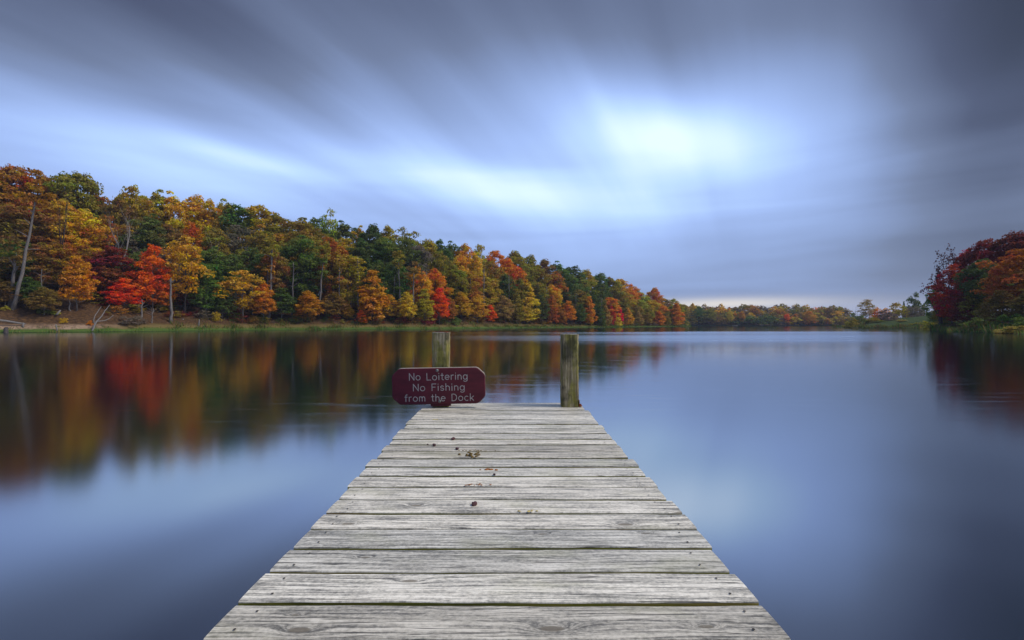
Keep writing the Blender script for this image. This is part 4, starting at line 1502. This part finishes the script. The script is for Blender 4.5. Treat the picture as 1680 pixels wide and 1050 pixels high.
RD = (0.09, 0.08, 0.075)
rplace('oak', 1668, 382, 92, 'maroon', 100, 'dark red tree highest on the right shore at the frame edge', RD)
rplace('oak', 1622, 392, 76, 'maroon', 104, 'dark red domed tree left of the highest crown on the right shore', RD)
rplace('maple', 1588, 410, 62, 'crimson', 106, 'bright red tree on the outer left side of the right shore wood', RD)
rplace('maple', 1562, 432, 58, 'crimson', 104, 'deep crimson tree below the thin bare tree on the right shore', RD)
rplace('oak', 1616, 424, 62, 'dark green', 97, 'dark green tree in the middle of the red crowns on the right shore', RD)
rplace('oak', 1668, 408, 82, 'rust-red', 84, 'big rust-orange tree at the right edge of the lake', RD)
rplace('oak', 1725, 400, 90, 'rust', 82, 'rust-orange tree partly cut off by the right frame edge', RD)
rplace('poplar', 1541, 466, 40, 'green', 116, 'green tree at the left end of the right shore wood', RD)
rplace('maple', 1550, 488, 40, 'olive', 110, 'small olive-yellow tree under the crimson tree by the water', RD)
rplace('maple', 1603, 466, 48, 'olive', 97, 'dull olive understorey tree below the dark green crown', RD)
rplace('maple', 1644, 474, 56, 'brown', 81, 'brown thin-leaved tree low beneath the big rust-orange tree', RD)
rplace('maple', 1580, 480, 46, 'maroon', 99, 'low dark maroon tree under the crimson tree', RD)
rplace('maple', 1690, 470, 60, 'brown', 77, 'brown low tree at the right frame edge above the shrubs', RD)
rplace('oak', 1640, 425, 70, 'brown', 112, 'shaded brown tree behind the big rust-orange tree', RD)
for i, (px, top, w_, D, c, lb) in enumerate([
        (1528, 522, 34, 122, 'olive', 'olive bush at the corner between meadow and right shore wood'), (1556, 526, 32, 107, 'dark green', 'dark bush at the foot of the green right shore tree'),
        (1584, 526, 36, 99.5, 'grey-brown', 'grey-brown twiggy bush on the waterline below the maroon tree'), (1610, 518, 40, 91, 'green', 'green bush on the waterline under the dull olive tree'),
        (1636, 522, 42, 83, 'olive', 'olive bush on the waterline below the brown tree'), (1660, 512, 50, 77, 'green', 'big green bush on the bank under the rust-orange tree'),
        (1664, 532, 46, 70.5, 'tan', 'tan bush touching the water near the right frame edge'), (1622, 534, 34, 86, 'tan', 'tan low bush touching the water below the green bush'), (1690, 516, 50, 71, 'green', 'green bush cut by the right frame edge'),
        (1640, 536, 36, 78, 'olive', 'low olive bush between the two tan bushes at the water'), (1568, 534, 26, 103, 'brown', 'low brown bush on the waterline at the wood corner')]):
    rplace('bush', px, top, w_, c, D, lb, RD, name='shrub', cat='shrub', group='shrubs along the right waterline')

# thin tree with few leaves
D = 109
x = wx(1546, D)
z = gz(x, D)
root = empty('sparse_tree', (x, D, z - .1))
m = bare_mb(31, 10, 0.26, (-0.2, 0), spread=.6, levels=4)
hh = max(v[2] for v in m.v)
s = (wz(404, D) - z) / hh
o = m.build('trunk', M_bark, root)
o.scale = (s * 1.0, s * 1.0, s)
o.color = (.07, .06, .06, 1)
r = np.random.default_rng(4)
tips = np.array([v for v in m.v if v[2] > hh * .45])
pos = tips[r.choice(len(tips), 900)] + r.normal(size=(900, 3)) * .16
nr = r.normal(size=(900, 3))
nr /= np.linalg.norm(nr, axis=1)[:, None]
tg = np.cross(nr, r.normal(size=(900, 3)))
tg /= np.linalg.norm(tg, axis=1)[:, None]
bt = np.cross(nr, tg)
q = .13
V = np.stack([pos - tg * q, pos - bt * q * .7, pos + tg * q, pos + bt * q * .7], 1)
c = link('crown', quads_mesh('crown', V, {'leaf_rand': r.uniform(size=900)}), [M_leaf], root)
c.scale = o.scale
c.color = (.1, .04, .05, .4)
tag(root, 'thin nearly leafless tree leaning out left of the red right shore wood', 'tree')

# the low point with the meadow
MG = 'trees on the meadow point'
bare(1396, 501, 0, 1.25, 'low grey leafless tree at the left tip of the meadow point', 41, (0, 0), (.17, .16, .16), D=196, spread=.7, first=.25)
rplace('airy', 1421, 491, 24, 'tan', 206, 'tall pale sparse fan-shaped tree on the meadow point', (0.25, .23, .22), name='broadleaf_tree', group=MG)
rplace('bush', 1441, 502, 36, 'orange', 212, 'round orange tree behind the pale sparse tree on the meadow point', group=MG)
rplace('bush', 1472, 496, 32, 'olive-yellow', 216, 'yellow and green round tree in the middle of the meadow point', group=MG, var=0.8)
rplace('cone', 1483, 494, 7, 'dark green', 228, 'small pointed dark tree between the yellow tree and dark green tree', group=MG)
rplace('bush', 1502, 481, 30, 'dark green', 226, 'dark green round tree standing above the meadow', group=MG)
rplace('bush', 1502, 500, 34, 'grey-brown', 206, 'purplish brown bare-looking tree at the top of the meadow', group=MG)
rplace('bush', 1456, 508, 34, 'grey-brown', 204, 'grey-brown round tree in front of the orange tree on the point', group=MG)
for px, top, w_, D, c, lb in [(1397, 521, 22, 193, 'olive', 'olive bush at the left tip of the meadow point'), (1412, 517, 24, 199, 'green', 'green bush under the pale sparse tree'),
                              (1432, 520, 26, 197, 'olive', 'olive bush in front of the orange tree'), (1446, 525, 22, 192, 'green', 'low green bush at the water before the meadow'),
                              (1462, 523, 24, 193, 'grey-brown', 'grey bush at the water below the yellow-green tree'), (1480, 531, 18, 186, 'tan', 'low tan bush at the meadow waterline'),
                              (1505, 534, 22, 176, 'olive', 'low olive bush at the meadow waterline near the inlet')]:
    rplace('bush', px, top, w_, c, D, lb, name='shrub', cat='shrub', group='shrubs on the meadow point')

# ------------------------------------------------------------------ far shore
def far_wood():
    r = np.random.default_rng(77)
    Vs, Rs, Ts = [], [], []
    pal = [('rust', 3), ('orange', 1), ('olive', 5), ('green', 2), ('dark green', 3), ('brown', 4), ('golden', 2), ('grey-brown', 3), ('olive-yellow', 3)]
    names = [p for p, n in pal for _ in range(n)]
    proto = [crown_arrays(seed=200 + i, Hh=10, base=0.12, R=3.6, prof=P_dome if i % 2 else P_oval, ncl=26, leaves=620, rc=1.3, flat=.7, leaf=.5) for i in range(5)]
    fpx = np.array(FAR[2:7], float)
    seg = np.linalg.norm(np.diff(fpx, axis=0), axis=1)
    cum = np.concatenate([[0], np.cumsum(seg)])
    for row, (bk, hh) in enumerate([(4, 7.5), (13, 10), (24, 11.5), (38, 12), (54, 12)]):
        s = 0.0
        while s < cum[-1]:
            s += r.uniform(4.2, 7.0)
            i = min(len(seg) - 1, np.searchsorted(cum, s) - 1)
            t = (s - cum[i]) / seg[i]
            p = fpx[i] + (fpx[i + 1] - fpx[i]) * t
            d = (fpx[i + 1] - fpx[i]) / seg[i]
            n = np.array([-d[1], d[0]])
            p = p + n * (bk + r.uniform(-3, 3))
            V, RN, _ = proto[r.integers(5)]
            k = np.array([1.7, 1.7, hh / 10]) * r.uniform(.8, 1.15)
            a_ = r.uniform(0, 6.28)
            Rm = np.array([[math.cos(a_), -math.sin(a_), 0], [math.sin(a_), math.cos(a_), 0], [0, 0, 1]])
            Vs.append((V * k) @ Rm.T + np.array([p[0], p[1], gz(*p) - .4]))
            Rs.append(RN)
            c = np.array(C[names[r.integers(len(names))]]) * r.uniform(.85, 1.15)
            Ts.append(np.tile(np.append(c, 1), (len(RN), 1)))
    me_ = quads_mesh('far_wood', np.concatenate(Vs), {'leaf_rand': np.concatenate(Rs), 'tint': np.concatenate(Ts)})
    return tag(link('far_wood', me_, [M_wood_mass]), 'distant autumn wood in one mixed band along the far shore', 'wood', None, 'stuff')


far_wood()
for px, top, w_, c, lb in [(1124, 500, 16, 'olive-yellow', 'yellow-green tree at the left end of the far wood'), (1136, 498, 14, 'yellow', 'bright yellow tree near the left end of the far wood'),
                           (1146, 503, 18, 'green', 'green rounded tree at the left part of the far shore'), (1165, 508, 20, 'olive', 'broad olive tree at the far shore left of the boat'),
                           (1198, 508, 10, 'yellow', 'slim yellow tree on the far shore behind the boat'), (1217, 510, 11, 'orange', 'bright orange tree on the far shore right of the boat'),
                           (1262, 524, 9, 'orange', 'small orange tree at the middle of the far waterline'), (1291, 515, 11, 'orange-red', 'orange-red tree right of the middle of the far shore'),
                           (1327, 510, 18, 'golden', 'golden tree on the right part of the far shore'), (1358, 522, 10, 'orange', 'pale orange tree at the right end of the far shore')]:
    D = float(np.interp(px, [1120, 1180, 1234, 1400], [423, 416, 411, 405])) + 2.0
    rplace('oak', px, top, w_, c, D, lb, group='bright trees along the far shore')

# small pale boat drawn up at the far shore
D = 404
bt_ = empty('rowing_boat', (wx(1206, D), D, 0.0), 0.15)
bt_.scale = (0.85, 0.85, 0.85)
tag(bt_, 'small pale boat lying at the far shore', 'boat')
m = MB()
secs = [(-2.3, .55, .55), (-1.2, .8, .5), (0, .85, .48), (1.2, .7, .52), (2.1, .3, .62), (2.5, .03, .7)]
vs, fs = [], []
for (bx, bw, bh) in secs:
    vs += [(bx, -bw, bh), (bx, -bw * .7, .05), (bx, 0, -.12), (bx, bw * .7, .05), (bx, bw, bh), (bx, bw * .85, bh - .02), (bx, 0, .06), (bx, -bw * .85, bh - .02)]
for i in range(len(secs) - 1):
    for j in range(8):
        fs.append((i * 8 + j, i * 8 + (j + 1) % 8, (i + 1) * 8 + (j + 1) % 8, (i + 1) * 8 + j))
fs += [tuple(range(8)), tuple(40 + j for j in range(8))[::-1]]
m.add(vs, fs)
m.build('hull', M_drift, bt_)
m = MB()
for bx in (-1.1, .5):
    m.box((bx, 0, .36), (.28, 1.3, .05))
m.build('thwart', M_drift, bt_)


# ------------------------------------------------------------------ shore grass and undergrowth
def grass(name, line, width, n, h0, h1, cols, label, seed, zmin=0.02, inward=1):
    r = np.random.default_rng(seed)
    Lp = np.array(line, float)
    seg = np.linalg.norm(np.diff(Lp, axis=0), axis=1)
    cum = np.concatenate([[0], np.cumsum(seg)])
    s = r.uniform(0, cum[-1], n)
    i = np.clip(np.searchsorted(cum, s) - 1, 0, len(seg) - 1)
    t = (s - cum[i]) / seg[i]
    p = Lp[i] + (Lp[i + 1] - Lp[i]) * t[:, None]
    d = (Lp[i + 1] - Lp[i]) / seg[i][:, None]
    nn = np.stack([-d[:, 1], d[:, 0]], 1) * inward
    p = p + nn * (r.uniform(0, 1, n) ** 1.3 * width - 0.6)[:, None]
    z = ground_z(p)
    ok = z > zmin - .05
    p, z = p[ok], np.maximum(z[ok], 0)
    n = len(p)
    cl = 0.55 + 0.45 * np.sin(p[:, 0] * .9) * np.sin(p[:, 1] * .7 + 1)
    h = r.uniform(h0, h1, n) * (0.3 + 1.15 * np.clip(cl, 0, 1) ** 2)
    w_ = h * r.uniform(.08, .16, n)
    a_ = r.uniform(0, 6.28, n)
    dx = np.stack([np.cos(a_), np.sin(a_), np.zeros(n)], 1) * w_[:, None]
    b_ = np.column_stack([p, z - .03])
    ln = r.normal(size=(n, 3)) * .35
    ln[:, 2] = 1
    tip = b_ + ln * h[:, None]
    V = np.stack([b_ - dx, b_ + dx, tip + dx * .15, tip - dx * .15], 1)
    cc = np.array(cols)[r.integers(len(cols), size=n)] * r.uniform(.75, 1.25, (n, 1))
    me_ = quads_mesh(name, V, {'leaf_rand': r.uniform(size=n), 'tint': np.column_stack([cc, np.ones(n)])})
    return tag(link(name, me_, [M_wood_mass]), label, 'grass', None, 'stuff')


GRN = [(.09, .17, .03), (.12, .2, .035), (.06, .12, .025)]
DRY = [(.24, .18, .06), (.18, .15, .05), (.13, .15, .04), (.2, .12, .05)]
grass('shore_grass', LEFT[3:20], 2.6, 26000, .2, .62, GRN + [DRY[0]], 'green grass fringing the left shore at the waterline', 1)
grass('dry_grass', LEFT[7:20], 7.0, 26000, .25, .75, DRY + [GRN[0]], 'dry tan grass on the flat strip behind the left waterline', 2, .35)
grass('right_shore_grass', [(69.5, 67), (79, 88), (90, 106), (108, 124), (134, 155), (138, 172), (130, 188), (138, 212)][::-1], 5.0, 16000, .4, 1.1, DRY + GRN, 'mixed tan and green grass along the right waterline', 3)



def mass(name, items, label, cat, seed, leaf):
    """many small crowns as one mass: items are (x, y, height, radius, colour)"""
    r = np.random.default_rng(seed)
    proto = [crown_arrays(seed=300 + i, Hh=10, base=0.02, R=4.0, prof=P_bush if i % 2 else P_dome, ncl=26, leaves=520, rc=1.5, flat=.7, leaf=leaf) for i in range(4)]
    Vs, Rs, Ts = [], [], []
    for (x_, y_, h_, r_0, c_) in items:
        V, RN, _ = proto[r.integers(4)]
        a_ = r.uniform(0, 6.28)
        Rm = np.array([[math.cos(a_), -math.sin(a_), 0], [math.sin(a_), math.cos(a_), 0], [0, 0, 1]])
        Vs.append((V * np.array([r_0 / 4, r_0 / 4, h_ / 10])) @ Rm.T + np.array([x_, y_, gz(x_, y_) - .2]))
        Rs.append(RN)
        Ts.append(np.tile(np.append(np.array(C[c_]) * r.uniform(.8, 1.15), 1), (len(RN), 1)))
    me_ = quads_mesh(name, np.concatenate(Vs), {'leaf_rand': np.concatenate(Rs), 'tint': np.concatenate(Ts)})
    return tag(link(name, me_, [M_wood_mass]), label, cat, None, 'stuff')


r = np.random.default_rng(91)
items, back_items = [], []
for _ in range(680):
    px = r.uniform(-60, 1115)
    bk = 3.6 + 26 * r.uniform() ** 1.5
    D = shore_left(px) + bk
    if px < 170 and bk < 9:
        continue
    hh_ = r.uniform(1.0, 3.6) * (0.45 + bk / 26)
    items.append((wx(px, D), D, hh_, hh_ * r.uniform(.6, 1.0), ('brown', 'olive', 'dark green', 'grey-brown', 'rust', 'maroon')[r.integers(6)]))
mass('undergrowth', items, 'shaded undergrowth of saplings and brush between the trunks of the wood', 'undergrowth', 5, .42)
for _ in range(230):
    px = r.uniform(-60, 1120)
    bk = r.uniform(40, 58)
    D = shore_left(px) + bk
    hh_ = r.uniform(8, 11.5)
    top = wz(float(np.interp(px, [t[0] for t in sky_row], [t[1] for t in sky_row])) + 16, D) - gz(wx(px, D), D)
    hh_ = min(14, max(2.5, top * r.uniform(.75, 1.0)))
    back_items.append((wx(px, D), D, hh_, 4.0, ('brown', 'olive', 'dark green', 'rust', 'olive')[r.integers(5)]))
mass('rear_wood', back_items, 'deep wood behind the skyline trees, seen only as dark leaves between crowns', 'wood', 6, .6)

for i, (px, py, back, wpx, hpx, c, lb) in enumerate([
        (216, 543, .6, 40, 16, 'grey-brown', 'brown brush heap at the water below the fiery red maple'), (70, 520, 4, 20, 12, 'dark green', 'dark green bush on the slope right of the leaning pale trunk'),
        (104, 533, 2.0, 14, 9, 'golden', 'small yellow-orange bush on the sandy bank'), (85, 519, 4, 20, 7, 'yellow-green', 'yellow-green low bush on the slope below the orange sandy-bank maple'),
        (148, 531, 1.6, 8, 9, 'orange', 'small orange bush left of the grey forked dead limb'), (8, 516, 5, 14, 8, 'yellow-green', 'low yellow-green bush left of the leaning pale trunk'),
        (355, 540, 2.5, 16, 18, 'olive-yellow', 'small olive sapling bush behind the floating log'), (745, 540, 2, 20, 14, 'green', 'low green bush at the foot of the fiery red tree behind the sign post')]):
    D = shore_left(px) + back
    x = wx(px, D)
    z = gz(x, D)
    o = tree('bush', x, D, hpx * D / F, wpx * D / F, c, z=z, name='shrub', var=.3)
    tag(o, lb, 'shrub', 'shrubs on the left shore')

# ------------------------------------------------------------------ labels for the left wood
REG = [(90, 'above leaning pale trunk'), (165, 'above sandy bank'), (232, 'above fiery red maple'), (290, 'above orange-red maple'), (370, 'above grey snag'),
       (460, 'by twin pale trunks'), (540, 'by deep green tree'), (645, 'above orange cone maple'), (705, 'before sign post'), (765, 'behind sign post'),
       (845, 'past the sign'), (918, 'before bare post'), (960, 'behind bare post'), (1055, 'past bare post'), (2000, 'at bank tip')]
ROWP = {3: 'on skyline', 2: 'mid-slope', 1: 'on lower slope', 0: 'at waterside'}
KW = {'oak': 'round-crowned', 'poplar': 'tall oval', 'maple': 'layered', 'cone': 'cone-shaped', 'airy': 'sparse', 'bush': 'bushy', 'tuft': 'tufted'}
for row in range(4):
    L = sorted([t for t in TREES if t['row'] == row], key=lambda t: t['px'])
    for i, t in enumerate(L):
        a_ = L[i - 1]['colour'] if i else None
        b_ = L[i + 1]['colour'] if i + 1 < len(L) else None
        if a_ and b_:
            nb_ = f'between {a_} and {b_} trees' if a_ != b_ else f'between two {a_} trees'
        else:
            nb_ = 'beside ' + (a_ or b_) + ' tree'
        reg = [n for lim, n in REG if t['px'] < lim][0]
        t['label'] = f"{t['colour']} tree {ROWP[row]} {nb_}, {reg}"
GN = {3: 'trees on the skyline of the left wood', 2: 'trees on the middle slope of the left wood', 1: 'trees on the lower slope of the left wood', 0: 'small bright trees along the left shore'}
seen = {}
for t in TREES:
    seen.setdefault(t['label'], []).append(t)
for lb, ts in seen.items():
    ts.sort(key=lambda t: t['px'])
    for i, t in enumerate(ts):
        l2 = lb if len(ts) == 1 else ('left ' if i == 0 else 'right ') + lb
        tag(t['o'], l2, 'tree', GN[t['row']])

# ------------------------------------------------------------------ thin damp air over the lake
m_, k, out = new_mat('damp_air')
pv = k.new('ShaderNodeVolumePrincipled')
pv.inputs['Color'].default_value = (0.62, 0.72, 1.0, 1)
pv.inputs['Density'].default_value = 0.0002
k.l.new(pv.outputs[0], out.inputs['Volume'])
mb = MB()
mb.box((0, 0, 24.0), (2700, 2700, 56.0))
tag(mb.build('haze', m_), 'thin bluish damp air between the dock and the far shore', None, None, 'stuff')
